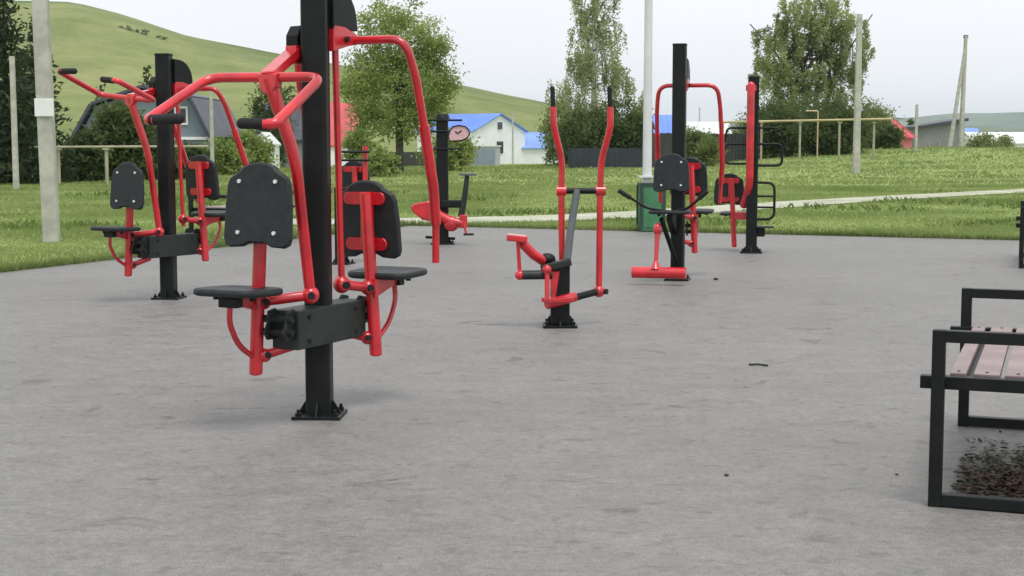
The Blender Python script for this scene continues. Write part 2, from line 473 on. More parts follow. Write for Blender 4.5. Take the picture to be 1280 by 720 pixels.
MB().add(vs_, fs, True).build('hill', M['hill'], kind='structure')
def hill_z(px, Y):
    hgt = max(0.0, (HOR - ridge_px(px)) / F_PX * 700.0) / KM
    return tz((px - 640) / F_PX * Y, Y) - 0.35 + hgt * prof(Y)

# far ridges on the right
def far_ridge(Y, pts, seed, depth=900):
    vs_, fs = [], []
    n_ = 140
    for j, (dy, k) in enumerate(((-depth, 0.0), (-depth * .6, .45), (-depth * 0.25, 0.85), (0, 1.0), (depth * .4, 0.7), (depth, 0.0))):
        for i in range(n_ + 1):
            px = pts[0][0] + (pts[-1][0] - pts[0][0]) * i / n_
            for (a, b_), (c_, d_) in zip(pts, pts[1:]):
                if a <= px <= c_: h = b_ + (d_ - b_) * (px - a) / (c_ - a); break
            z = (HOR - h) / F_PX * Y * k + k * Y * 0.0009 * noise.noise(Vector((i * 0.12, seed, j * 0.3)))
            vs_.append(((px - 640) / F_PX * Y, Y + dy, -16 + (z + 16) * k))
    for j in range(5):
        for i in range(n_): a = j * (n_ + 1) + i; fs.append((a, a + 1, a + n_ + 2, a + n_ + 1))
    MB().add(vs_, fs, True).build('hills', M['ridge'], kind='structure')
far_ridge(3000, [(700, 172), (860, 158), (960, 152), (1050, 156), (1150, 160), (1220, 157), (1300, 160), (1500, 156), (1800, 170)], 3.0, 700)
far_ridge(5500, [(700, 166), (900, 152), (1050, 146), (1130, 147), (1200, 141), (1280, 140), (1400, 144), (1600, 138), (1900, 160)], 9.0, 1000)

# ------------------------------------------------------------------ exercise machines
def post_parts(root, h, w=0.12, plate=0.23, turn=0.0):
    TR = Matrix.Rotation(turn, 4, 'Z')
    mb = MB(TR); mb.prism(rrect(w, w, 0.022, 4), h - 0.012, Matrix.Translation((0, 0, 0.012 + (h - 0.012) / 2)))
    p = mb.build('post', M['black'], root)
    MB(TR).prism(rrect(w + 0.006, w + 0.006, 0.024, 4), 0.018, Matrix.Translation((0, 0, h + 0.009)), 0.005).build('post_cap', M['grip'], p)
    pl_ = MB(TR).box((0, 0, 0.008), (plate, plate, 0.016), ch=0.003).build('base_plate', M['black'], root)
    for a in range(4):
        R_ = Matrix.Rotation(a * PI / 2, 4, 'Z')
        MB(TR).prism([(0, 0), (0.045, 0), (0.008, 0.06), (0, 0.06)], 0.008, R_ @ Tm((w / 2 - 0.001, 0, 0.016), (1, 0, 0), (0, 0, 1))).build('gusset', M['black'], root)
    for sx in (-1, 1):
        for sy in (-1, 1):
            c_ = plate / 2 - 0.028
            MB(TR).cyl((sx * c_, sy * c_, 0.014), (sx * c_, sy * c_, 0.030), 0.015, 6).cyl((sx * c_, sy * c_, 0.03), (sx * c_, sy * c_, 0.046), 0.008, 8).build('bolt', M['black'], pl_)
    return p

BACK = []
for x, y in ((-0.182, -0.15), (-0.172, -0.178), (-0.145, -0.192), (-0.08, -0.188), (-0.045, -0.172), (0.045, -0.172), (0.08, -0.188), (0.145, -0.192), (0.172, -0.178), (0.182, -0.15),
             (0.178, 0.0), (0.168, 0.095), (0.156, 0.122), (0.10, 0.155), (0.085, 0.172), (0.05, 0.187), (0, 0.192), (-0.05, 0.187), (-0.085, 0.172), (-0.10, 0.155), (-0.156, 0.122), (-0.168, 0.095), (-0.178, 0.0)):
    BACK.append((x, y))
def backrest(root, xf, cx, cy, cz, sc=1.0, lean=0.10):
    """panel facing +y of the station"""
    R_ = Matrix.Rotation(lean, 4, 'X')
    base_m = Matrix.Translation((cx, cy, cz)) @ R_ @ Tm((0, 0, 0), (1, 0, 0), (0, 0, 1))      # panel normal = -y
    o = MB(xf).prism([(a * sc, b_ * sc) for a, b_ in BACK], 0.034, base_m, 0.009).build('backrest', M['pad'], root)
    for sx in (-0.098, 0.098):
        for sz in (-0.125, 0.105):
            p0 = base_m @ Vector((sx * sc, sz * sc, -0.016)); p1 = base_m @ Vector((sx * sc, sz * sc, -0.025))
            MB(xf).cyl(p0, p1, 0.0092, 12).build('bolt', M['bolt'], o)
    for sz in (-0.12, 0.105):
        MB(xf).prism(rrect(0.235 * sc, 0.062 * sc, 0.028 * sc), 0.014, base_m @ Matrix.Translation((0, sz * sc, 0.0252)), 0.003).build('back_bracket', M['red'], root)
    return o
def seat(root, xf, cx, cy, z, w=0.34, d=0.30, tilt=0.03):
    mm = Matrix.Translation((cx, cy, z)) @ Matrix.Rotation(tilt, 4, 'X')
    mb = MB(xf)
    # dished plate: rounded outline in rings
    ol = rrect(w, d, 0.07, 6); k = len(ol); rings = ((0.93, -0.014), (1.0, -0.006), (1.0, 0.012), (0.95, 0.019), (0.75, 0.012), (0.4, 0.008), (0.02, 0.007))
    vs_ = [mm @ Vector((p[0] * s_, p[1] * s_, zz)) for s_, zz in rings for p in ol]
    fs = [(i * k + j, i * k + (j + 1) % k, (i + 1) * k + (j + 1) % k, (i + 1) * k + j) for i in range(len(rings) - 1) for j in range(k)]
    fs.append(tuple(range(k))[::-1])
    o = mb.add(vs_, fs, True).build('seat', M['pad'], root)
    for sx in (-0.10, 0.10):
        MB(xf).cyl(mm @ Vector((sx, 0.03, -0.035)), mm @ Vector((sx, 0.03, -0.012)), 0.013, 8).build('bolt', M['grip'], o)
    return o
def joint(xf, p, ax, r=0.032, L=0.07):
    ax = Vector(ax).normalized(); p = Vector(p)
    return MB(xf).tube([p - ax * L / 2, p - ax * L / 2 * 0.8, p + ax * L / 2 * 0.8, p + ax * L / 2], [r, r, r, r], 16)
def bolt_end(root, xf, p, ax, L=0.07, r=0.017):
    ax = Vector(ax).normalized(); p = Vector(p)
    for s_ in (-1, 1):
        MB(xf).cyl(p + ax * s_ * L / 2, p + ax * s_ * (L / 2 + 0.016), r, 8).build('bolt', M['grip'], root)

def station(root, xf, dz=0.0, cx=0.12, cy=0.335, topz=1.12, strut=True, lean=0.08, link=True, rodp=(-0.067, 0.168, 0.60), bcz=1.02):
    d = Vector((0, 0, dz))
    # column under the backrest
    c0, c1 = Vector((cx + 0.005, cy, 0.245)) + d, Vector((cx - 0.038, cy - 0.012, topz)) + d
    cl = MB(xf).tube([c0, c1], 0.031, 16).ball(c0, 0.031, 14, 6, (1, 1, 0.35)).build('seat_column', M['red'], root)
    cyb = cy + 0.052
    backrest(root, xf, cx - 0.066, cyb, bcz + dz, 1.0, lean)
    MB(xf).box((cx - 0.045, cy + 0.012, bcz + dz), (0.06, 0.034, 0.27), ch=0.006).build('back_spine', M['red'], root)
    seat(root, xf, cx - 0.005, cy + 0.135, 0.632 + dz)
    # under-seat plates
    MB(xf).prism([(-0.03, 0.0), (0.20, 0.0), (0.20, -0.035), (0.09, -0.06), (-0.03, -0.09)], 0.05, Tm((cx, cy, 0.617 + dz), (0, 1, 0), (0, 0, 1)), 0.004).build('seat_bracket', M['red'], root)
    MB(xf).box((cx - 0.01, cy + 0.20, 0.592 + dz), (0.10, 0.05, 0.045), ch=0.005).build('seat_clamp', M['black'], root)
    if strut:
        MB(xf).tube([(cx, cy + 0.19, 0.585 + dz), (cx + 0.004, cy + 0.195, 0.50 + dz), (cx + 0.006, cy + 0.13, 0.39 + dz), (cx + 0.006, cy + 0.02, 0.325 + dz)], 0.0135, 10, 0.09, 6).build('strut', M['red'], root)
    if link:
        rp = Vector(rodp) + d
        up = Vector((cx, cy - 0.01, 0.572)) + d
        ax = Vector((0.9, -0.45, 0))
        lk = MB(xf).tube([rp, up], 0.024, 14)
        lk.ball(rp, 0.043, 16, 10); lk.ball(up + (rp - up).normalized() * 0.03, 0.038, 16, 10)
        o = lk.build('upper_link', M['red'], root)
        sd = (up - rp).cross(Vector((0, 0, 1)))
        bolt_end(o, xf, up + (rp - up).normalized() * 0.04, sd, 0.07, 0.017)
        bolt_end(o, xf, rp, sd, 0.078, 0.018)
        lp0, lp1 = Vector((-0.02, 0.225, 0.372)) + d * 0.5, Vector((cx, cy - 0.005, 0.318)) + d
        lk = MB(xf).tube([lp0, lp1], 0.022, 14); lk.ball(lp1 + (lp0 - lp1).normalized() * 0.035, 0.034, 14, 8)
        o = lk.build('lower_link', M['red'], root)
        bolt_end(o, xf, lp1 + (lp0 - lp1).normalized() * 0.05, sd, 0.062, 0.015)
        # lugs on the end of the housing
        lg = MB(xf)
        for sx in (-0.05, 0.05):
            lg.prism([(-0.02, -0.045), (0.06, -0.045), (0.085, -0.01), (0.06, 0.03), (0.05, 0.085), (0.0, 0.095), (-0.02, 0.08)], 0.012, Tm((sx, 0.285, 0.45 + dz * 0.5), (0, 1, 0), (0, 0, 1)))
        lo_ = lg.build('lug', M['housing'], root)
        for z_ in (0.50, 0.44):
            MB(xf).cyl((-0.075, 0.325, z_ + dz * .5), (0.085, 0.325, z_ + dz * .5), 0.017, 10).build('bolt', M['grip'], lo_)

def cover(root, xf, z0, L=0.20, h=0.20, w=0.125):
    """rounded weather shield on a post face, over a pivot"""
    pts = [(0.0, 0.0), (L, 0.0)]
    for i in range(1, 9):
        a = math.radians(90 * i / 8); pts.append((L * math.cos(a) ** 0.75 if i < 8 else 0, h * math.sin(a) ** 0.9))
    MB(xf).prism(pts, w, Tm((0, 0.0605, z0), (0, 1, 0), (0, 0, 1)), 0.004).build('pivot_cover', M['black'], root)

def pull_handles(root, xf, lift=0.0, ut=0.0, rodp=(-0.067, 0.168, 0.60)):
    """U-shaped overhead bar with inward grips on a lever; lift tilts the bar up about the post pivot"""
    PV = Vector((0.085, 0.04, 1.72))
    def LP(p):
        p = Vector(p) - PV; c_, s_ = math.cos(lift), math.sin(lift)
        return PV + Vector((p.x, p.y * c_ - p.z * s_, p.y * s_ + p.z * c_))
    MB(xf).prism([(-0.06, -0.02), (0.055, -0.02), (0.055, 0.03), (0.02, 0.075), (-0.06, 0.085)], 0.065, Tm((0.095, 0.0, 1.765), (0, 1, 0), (0, 0, 1)), 0.005).build('pivot_cover', M['black'], root)
    MB(xf).box((0.09, 0.02, 1.705), (0.06, 0.10, 0.085), ch=0.006).build('pivot_bracket', M['red'], root)
    L = LP
    A, B_ = L((0.088, 0.05, 1.715)), L((0.02, 0.345, 1.60))
    d = (B_ - A)
    MB(xf).prism(rrect(d.length + 0.03, 0.07, 0.02), 0.04, Tm((A + B_) / 2, d, (1, 0, 0)), 0.005).build('pivot_arm', M['red'], root)
    BC = Vector((0.02, 0.345, 1.59))
    L0 = LP
    def LB(p):
        p = Vector(p) - BC; c_, s_ = math.cos(ut), math.sin(ut)
        return L0(BC + Vector((p.x, p.y * c_ - p.z * s_, p.y * s_ + p.z * c_)))
    L = LB
    h = [L(p) for p in ((0.345, 0.785, 1.396), (0.326, 0.375, 1.592), (-0.237, 0.305, 1.588), (-0.249, 0.685, 1.377))]
    ol, orr = L((0.30, 0.787, 1.396)), L((-0.20, 0.695, 1.377))
    hb = MB(xf).tube([ol] + h + [orr], 0.0225, 16, 0.075, 7).build('handle_bar', M['red'], root)
    MB(xf).tube([L((0.325, 0.786, 1.396)), L((0.18, 0.78, 1.400))], 0.024, 14).ball(L((0.18, 0.78, 1.400)), 0.024).build('grip', M['grip'], hb)
    MB(xf).tube([L((-0.215, 0.690, 1.377)), L((-0.095, 0.705, 1.380))], 0.024, 14).ball(L((-0.095, 0.705, 1.380)), 0.024).build('grip', M['grip'], hb)
    lv0 = LP((0.015, 0.34, 1.585))
    MB(xf).prism([(-0.055, 0.03), (0.055, 0.03), (0.045, -0.03), (0.02, -0.06), (-0.02, -0.06), (-0.045, -0.03)], 0.052, Tm(lv0 - Vector((0, 0, 0.01)), (1, 0, 0), (0, 0, 1)), 0.006).build('clamp', M['red'], root)
    MB(xf).tube([lv0, lv0 * 0.55 + Vector(rodp) * 0.0 + Vector((-0.022, 0.323, 1.40)) * 0.45, (-0.067, 0.27, 1.22), rodp], [0.034, 0.026], 16, 0.10, 6).build('lever', M['red'], root)

def press_handles(root, xf, dz=0.0, cxm=0.035, hw=0.325, swing=0.0, zt=1.785, rod=True, rodp=(-0.04, 0.15, 0.60)):
    cover(root, xf, zt + 0.045, 0.21, 0.20, 0.13)
    br = MB(xf)
    br.prism([(0.0, -0.06), (0.13, -0.03), (0.20, -0.02), (0.20, 0.03), (0.10, 0.06), (0.0, 0.06)], 0.115, Tm((0.01, 0.0612, zt), (0, 1, 0), (0, 0, 1)), 0.006)
    brk = br.build('pivot_bracket', M['red'], root)
    bolt_end(brk, xf, (0.01, 0.16, zt), (1, 0, 0), 0.115, 0.014)
    P0 = Vector((0, 0.22, zt))
    def S(p):
        p = Vector(p) - P0; c_, s_ = math.cos(swing), math.sin(swing)
        return P0 + Vector((p.x, p.y * c_ - p.z * s_, p.y * s_ + p.z * c_))
    pts = lambda s_: [S((cxm + s_ * hw * .93, 0.245, zt)), S((cxm + s_ * (hw + 0.005), 0.30, 1.62)), S((cxm + s_ * (hw + 0.015), 0.44, 1.137))]
    a, b_ = pts(-1), pts(1)
    hb = MB(xf).tube(a[::-1] + b_, 0.0205, 14, 0.13, 8).build('handle_bar', M['red'], root)
    for s_ in (-1, 1):
        t0 = S((cxm + s_ * (hw + 0.009), 0.37, 1.38)); t1 = S((cxm + s_ * (hw + 0.013), 0.455, 1.08)); t2 = S((cxm + s_ * (hw + 0.0), 0.50, 0.90)); t3 = S((cxm + s_ * (hw - 0.01), 0.515, 0.71))
        MB(xf).tube([t0, t1, t2], [0.027, 0.025], 14).build('arm_sleeve', M['red'], hb)
        MB(xf).tube([t2 + Vector((0, 0, 0.02)), t3], 0.018, 12).build('grip_tube', M['red'], hb)
    if rod:
        MB(xf).tube([(0.045, 0.10, zt - 0.03), rodp], 0.0165, 12).build('connecting_rod', M['red'], root)

def housing(root, L=0.58, h=0.18, w=0.145, z=0.447):
    o = MB().box((-0.01, 0, z), (w, L, h), ch=0.006).build('linkage_housing', M['housing'], root)
    for s_ in (-1, 1):
        for z_ in (z - 0.055, z + 0.055):
            MB().cyl((s_ * 0.0 - 0.01 - w / 2 - 0.008, s_ * 0.20, z_), (-0.01 + w / 2 + 0.008, s_ * 0.20, z_), 0.011, 8).build('bolt', M['grip'], o)
I4 = Matrix.Identity(4); R180 = Matrix.Rotation(PI, 4, 'Z')

# front twin machine
mA = empty('exercise_machine', (-0.917, 6.972, 0), 2.687, 'red and black twin exercise machine with overhead handle bar facing the bench side', 'exercise machine', 'two-seat exercise machines')
post_parts(mA, 2.12, turn=0.40); housing(mA)
station(mA, I4, 0.0); pull_handles(mA, I4)
station(mA, R180, 0.02, cx=0.118, cy=0.315, bcz=0.905, topz=1.03, rodp=(0.035, 0.15, 0.60)); press_handles(mA, R180, rodp=(0.035, 0.15, 0.60))

mB = empty('exercise_machine', (-2.87, 12.32, 0), 2.60, 'red and black twin exercise machine near the concrete pole, grips raised high', 'exercise machine', 'two-seat exercise machines')
post_parts(mB, 2.01, turn=0.40); housing(mB)
station(mB, I4, -0.03, bcz=0.98, topz=1.08); pull_handles(mB, I4, 0.22, 0.62)
station(mB, R180, 0.06, cx=0.118, cy=0.315, bcz=0.945, topz=1.06, rodp=(0.035, 0.15, 0.60)); press_handles(mB, R180, swing=0.16, zt=1.74, rodp=(0.035, 0.15, 0.60))

# machine behind the front one, mostly hidden by it
mC = empty('exercise_machine', (-1.83, 15.85, 0), 2.85, 'smaller red and black exercise machine mostly hidden behind the front twin machine', 'exercise machine', 'two-seat exercise machines')
post_parts(mC, 0.80)
station(mC, R180, -0.02, cx=0.12, cy=0.20, link=False, bcz=0.93, topz=1.05)
MB(R180).tube([(0.20, 0.20, 1.26), (0.20, 0.20, 0.62), (0.02, 0.05, 0.60)], 0.03, 14, 0.08).build('lever', M['red'], mC)
for z_ in (1.11, 1.20):
    MB(R180).tube([(-0.02, 0.055, z_), (0.26, 0.17, z_)], 0.014, 10).build('rail', M['black'], mC)

# machine with foot roller
mF = empty('exercise_machine', (1.57, 13.99, 0), 2.90, 'red and black machine with round backrest, roller foot bar and hanging press arms', 'exercise machine', 'two-seat exercise machines')
post_parts(mF, 2.2, 0.125)
xf = I4
backrest(mF, xf, 0.04, 0.20, 1.02, 0.93, 0.06)
MB(xf).box((0.04, 0.11, 1.0), (0.06, 0.12, 0.22), ch=0.006).build('back_spine', M['red'], mF)
seat(mF, xf, 0.03, 0.33, 0.655, 0.38, 0.32)
MB(xf).prism([(-0.13, 0.0), (0.18, 0.0), (0.18, -0.05), (-0.13, -0.20)], 0.06, Tm((0.03, 0.20, 0.637), (0, 1, 0), (0, 0, 1)), 0.004).build('seat_bracket', M['black'], mF)
MB(xf).tube([(0.10, 0.42, 0.60), (0.0, 0.06, 0.16)], 0.022, 12).build('brace', M['black'], mF)
rl = MB(xf).tube([(0.13, 0.44, 0.54), (0.13, 0.47, 0.40), (0.13, 0.55, 0.14)], [0.028, 0.017], 12)
rl.ball((0.13, 0.44, 0.50), 0.05, sc=(0.8, 1, 1.3)); rl.tube([(0.13, 0.53, 0.22), (0.13, 0.55, 0.14)], [0.018, 0.06], 12)
rl.build('swing_arm', M['red'], mF)
MB(xf).tube([(0.345, 0.55, 0.115), (0.338, 0.55, 0.115), (-0.145, 0.55, 0.115), (-0.15, 0.55, 0.115)], 0.053, 18).build('foot_roller', M['red'], mF)
for s_, x0 in ((1, 0.03), (-0.72, 0.03)):
    hb = MB(xf).tube([(x0, 0.28, 0.66), (x0 + s_ * 0.22, 0.30, 0.69), (x0 + s_ * 0.47, 0.36, 0.85)], 0.013, 10, 0.06).build('side_handle', M['black'], mF)
    MB(xf).tube([(x0 + s_ * 0.37, 0.336, 0.786), (x0 + s_ * 0.48, 0.362, 0.856)], 0.021, 12).build('grip', M['grip'], hb)
station(mF, R180, 0.0, cx=0.12, cy=0.30, bcz=0.97, topz=1.08, rodp=(-0.01, 0.10, 0.62)); press_handles(mF, R180, cxm=0.05, hw=0.30, zt=1.84, rod=False)

# machine with side loops
mG = empty('exercise_machine', (2.83, 17.47, 0), 2.97, 'red and black machine with thick upright lever and black hoop rails', 'exercise machine', 'two-seat exercise machines')
post_parts(mG, 2.05, 0.13, 0.26)
MB().tube([(0.03, 0.11, 1.96), (0.03, 0.11, 0.80), (0.10, -0.10, 0.55)], 0.045, 16, 0.12).ball((0.03, 0.11, 1.96), 0.045).build('lever', M['red'], mG)
MB().box((0.03, 0.08, 1.93), (0.12, 0.05, 0.07), ch=0.006).build('pivot_bracket', M['red'], mG)
station(mG, R180, -0.19, cx=-0.21, cy=0.26, link=False, bcz=0.93, topz=1.04)
MB(R180).box((-0.10, 0.18, 0.43), (0.22, 0.10, 0.09), ch=0.01).build('link_arm', M['red'], mG)
MB().tube([(-0.05, 0.02, 1.28), (-0.34, 0.02, 1.28), (-0.34, 0.02, 1.03), (-0.05, 0.02, 1.03)], 0.016, 10, 0.07).build('hoop_rail', M['black'], mG)
MB().tube([(0.05, -0.02, 1.28), (0.33, -0.02, 1.28), (0.33, -0.02, 1.05), (0.05, -0.02, 1.05)], 0.014, 10, 0.07).build('hoop_rail', M['black'], mG)
MB().tube([(0.05, -0.02, 1.47), (0.30, -0.02, 1.47), (0.33, -0.02, 1.30)], 0.014, 10, 0.05).build('top_rail', M['black'], mG)
MB().tube([(-0.05, 0.02, 1.47), (-0.28, 0.02, 1.47), (-0.35, 0.02, 1.40)], 0.014, 10, 0.05).build('top_rail', M['black'], mG)
lo_ = MB().tube([(-0.05, 0.02, 0.83), (-0.26, 0.02, 0.83), (-0.26, 0.02, 0.40), (-0.05, 0.02, 0.40)], 0.016, 10, 0.12).build('step_hoop', M['black'], mG)
for z_ in (0.54, 0.67): MB().cyl((-0.05, 0.02, z_), (-0.258, 0.02, z_), 0.012).build('rung', M['black'], lo_)
MB().box((-0.16, 0.04, 0.31), (0.20, 0.16, 0.02), ch=0.004).build('step', M['pad'], mG)
MB().box((-0.11, 0.02, 0.25), (0.09, 0.05, 0.11), ch=0.004).build('step_bracket', M['black'], mG)

# hand-cycle / bike machine with rails and pink panel
mD = empty('exercise_bike', (-0.89, 18.99, 0), 0.0, 'low red pedal machine on a black post with side rails and heart-shaped pink panel', 'exercise machine')
post_parts(mD, 1.60, 0.15, 0.30)
MB().tube([(0, 0, 1.60), (0, 0, 1.66)], [0.10, 0.075], 16).build('post_head', M['black'], mD)
for z_, x0, x1 in ((1.58, -0.27, 0.26), (1.44, -0.27, 0.10), (1.22, -0.24, 0.24)):
    MB().tube([(x0, -0.085, z_), (x1, -0.085, z_)], 0.014, 10).build('rail', M['black'], mD)
ht = [(0.0, 0.05), (0.04, 0.10), (0.12, 0.115), (0.20, 0.10), (0.245, 0.055), (0.25, 0.0), (0.22, -0.045), (0.15, -0.075), (0.0, -0.085), (-0.02, -0.02)]
pn = MB().prism(ht, 0.012, Tm((0.10, -0.085, 1.40), (1, 0, 0), (0, 0, 1))).build('panel', M['signpink'], mD)
MB().tube([(0.10 + a, -0.098, 1.40 + b_) for a, b_ in ht + ht[:1]], 0.008, 8).build('panel_rim', M['black'], pn)
MB().tube([(0.17, -0.097, 1.44), (0.20, -0.097, 1.415), (0.25, -0.097, 1.45)], 0.009, 6).build('panel_mark', M['black'], pn)
MB().prism([(-0.40, 0.02), (-0.36, 0.06), (-0.18, 0.10), (-0.05, 0.06), (0.0, -0.06), (-0.12, -0.16), (-0.25, -0.14), (-0.36, -0.05)], 0.12, Tm((0, -0.14, 0.46), (1, 0, 0), (0, 0, 1)), 0.02).build('saddle', M['red'], mD)
MB().tube([(-0.12, -0.15, 0.42), (0.10, -0.16, 0.30), (0.26, -0.16, 0.27)], [0.07, 0.06], 14).ball((0.12, -0.16, 0.27), 0.10, sc=(1, 0.7, 1)).build('body', M['red'], mD)
MB().box((0.27, -0.16, 0.30), (0.10, 0.10, 0.17), ch=0.015).build('crank_case', M['red'], mD)
MB().box((0.14, -0.10, 0.52), (0.32, 0.09, 0.10), ch=0.02).build('beam', M['black'], mD)
MB().tube([(0.24, -0.12, 0.36), (0.29, -0.12, 0.62), (0.32, -0.12, 0.88)], [0.042, 0.03], 12).build('stem', M['housing'], mD)
MB().box((0.33, -0.12, 0.895), (0.22, 0.10, 0.03), ch=0.008).build('pad_top', M['greytube'], mD)
cr = MB().tube([(0.28, -0.22, 0.26), (0.31, -0.22, 0.15)], 0.014, 10).build('crank', M['red'], mD)
MB().box((0.34, -0.25, 0.14), (0.13, 0.09, 0.025), ch=0.005).build('pedal', M['grip'], cr)
MB().tube([(-0.22, -0.02, 0.09), (0.16, -0.02, 0.07)], 0.018, 8).build('foot_bar', M['black'], mD)

# elliptical trainer
mE = empty('elliptical_trainer', (0.34, 10.43, 0), 0.0, 'red elliptical trainer with two tall bent handles on a short black stub', 'exercise machine')
MB().box((0, 0, 0.24), (0.135, 0.135, 0.45), ch=0.012).build('stub_post', M['black'], mE)
pl_ = MB().box((0, 0, 0.009), (0.24, 0.24, 0.018), ch=0.003).build('base_plate', M['black'], mE)
for a in range(4):
    MB().prism([(0, 0), (0.045, 0), (0.008, 0.06), (0, 0.06)], 0.01, Matrix.Rotation(a * PI / 2, 4, 'Z') @ Tm((0.066, 0, 0.018), (1, 0, 0), (0, 0, 1))).build('gusset', M['black'], mE)
for sx in (-1, 1):
    for sy in (-1, 1):
        MB().cyl((sx * 0.09, sy * 0.09, 0.016), (sx * 0.09, sy * 0.09, 0.045), 0.014, 6).build('bolt', M['black'], pl_)
MB().tube([(0.045, 0.03, 0.42), (0.075, 0.10, 0.66), (0.125, 0.16, 0.965)], 0.028, 14).build('upright', M['greytube'], mE)
MB().cyl((0.0, 0.16, 0.955), (0.31, 0.16, 0.955), 0.022, 14).build('crossbar', M['black'], mE)
def pole_e(x0, pts, name='handle'):
    h_ = MB().tube(pts, 0.0235, 14, 0.08, 6).build(name, M['red'], mE)
    a, b_ = Vector(pts[-2]), Vector(pts[-1]); d = (b_ - a).normalized()
    MB().tube([b_ - d * 0.005, b_ + d * 0.13], 0.017, 12).ball(b_ + d * 0.13, 0.017).build('grip', M['grip'], h_)
    MB().cyl((x0 - 0.035, 0.16, 0.955), (x0 + 0.035, 0.16, 0.955), 0.036, 16).build('hub', M['red'], h_)
pole_e(0.012, [(0.02, 0.16, 0.42), (0.012, 0.16, 0.955), (0.017, 0.16, 1.17), (-0.045, 0.10, 1.41), (-0.05, 0.10, 1.55)])
pole_e(0.293, [(0.285, 0.16, 0.245), (0.29, 0.16, 0.955), (0.296, 0.16, 1.17), (0.358, 0.10, 1.41), (0.353, 0.10, 1.55)])
# lower pedal bar on the right pole
o = MB().tube([(0.285, 0.16, 0.235), (0.16, 0.05, 0.215), (0.07, -0.03, 0.20)], 0.026, 12).build('pedal_bar', M['black'], mE)
MB().ball((0.285, 0.16, 0.235), 0.045).build('hub', M['red'], o)
MB().tube([(0.325, 0.14, 0.235), (0.345, 0.13, 0.235)], 0.02, 8).build('bolt', M['grip'], o)
fp = MB()
fp.tube([(0.10, -0.03, 0.215), (0.0, -0.11, 0.195), (-0.10, -0.16, 0.175)], 0.036, 14)
fp.box((-0.02, -0.12, 0.205), (0.20, 0.12, 0.035), Matrix.Rotation(0.55, 3, 'Z'), 0.008)
fp.build('pedal', M['red'], mE)
MB().tube([(-0.095, -0.15, 0.18), (-0.095, -0.13, 0.415)], 0.018, 10).ball((-0.095, -0.13, 0.415), 0.034).build('pedal_rod', M['red'], mE)
MB().prism([(-0.02, 0.0), (0.05, 0.0), (0.02, -0.20), (-0.005, -0.20)], 0.05, Tm((-0.055, -0.06, 0.40), (1, 0, 0), (0, 0, 1)), 0.004).build('side_plate', M['red'], mE)
# crank arm and the raised pedal
MB().tube([(-0.27, -0.10, 0.375), (-0.06, -0.07, 0.375)], 0.033, 14).build('crank_arm', M['housing'], mE)
MB().box((-0.03, -0.05, 0.44), (0.22, 0.10, 0.05), Matrix.Rotation(-0.25, 3, 'Y'), 0.01).build('crank_case', M['housing'], mE)
MB().tube([(-0.30, -0.10, 0.63), (-0.285, -0.10, 0.375)], 0.014, 10).ball((-0.285, -0.10, 0.375), 0.036).build('pedal_rod', M['red'], mE)
o = MB().tube([(-0.27, -0.08, 0.60), (-0.19, -0.03, 0.515), (-0.12, 0.02, 0.465)], 0.036, 14).build('pedal_bar', M['red'], mE)
MB().ball((-0.09, 0.04, 0.475), 0.05, sc=(1.2, 1, 0.9)).build('joint', M['black'], o)
MB().box((-0.305, -0.10, 0.635), (0.145, 0.17, 0.045), Matrix.Rotation(0.1, 3, 'Y'), 0.010).build('pedal', M['red'], mE)

# ------------------------------------------------------------------ benches
def make_bench(name, L=1.61, W=0.62):
    """origin at the outer end of one end frame; long axis +y, frame runs along +x"""
    root = empty(name, (0, 0, 0))
    t_ = 0.046
    for y in (0.0, L):
        fr = MB()
        fr.box((0, y, 0.319), (t_, t_, 0.638), ch=0.003).box((W, y, 0.319), (t_, t_, 0.638), ch=0.003)
        fr.box((W / 2, y, 0.616), (W - t_, t_, 0.042), ch=0.003).box((W / 2, y, 0.026), (W - t_, t_, 0.042), ch=0.003)
        fr.build('end_frame', M['black'], root)
        MB().box((W / 2 - 0.02, y + (0.047 if y == 0 else -0.047), 0.443), (W + 0.09, t_, 0.046), ch=0.003).build('seat_beam', M['black'], root)
    for x in (0.10, W - 0.10):
        MB().box((x, L / 2, 0.436), (0.03, L - 0.15, 0.02)).build('stretcher', M['black'], root)
    for x, w in ((0.062, 0.055), (0.160, 0.090), (0.267, 0.090), (0.374, 0.090), (0.481, 0.090), (0.575, 0.060)):
        sl_ = MB().box((x, L / 2, 0.4605), (w, L - 0.152, 0.027), ch=0.004).build('slat', M['slat'], root)
        for y in (0.12, L - 0.12):
            MB().cyl((x, y, 0.4735), (x, y, 0.4765), 0.006, 8).build('screw', M['grip'], sl_)
    return root
bn = make_bench('park_bench')
bn.location = (1.52, 5.22, 0); bn.rotation_euler = (0, 0, -math.atan2(0.56, 1.51))
prop(bn, 'black framed bench with brown slats standing over a patch of dead leaves', 'bench', 'black framed benches')
b2 = copy_tree(bn); b2.location = (5.28, 15.3, 0); b2.rotation_euler = (0, 0, -1.9 + PI / 2)
prop(b2, 'black framed bench by the grass edge, cut off by the picture border', 'bench', 'black framed benches')
b3 = copy_tree(bn); b3.location = (-4.12, 19.0, 0); b3.rotation_euler = (0, 0, -0.45)
prop(b3, 'black framed bench behind the seats of the twin machines, by the grass', 'bench', 'black framed benches')

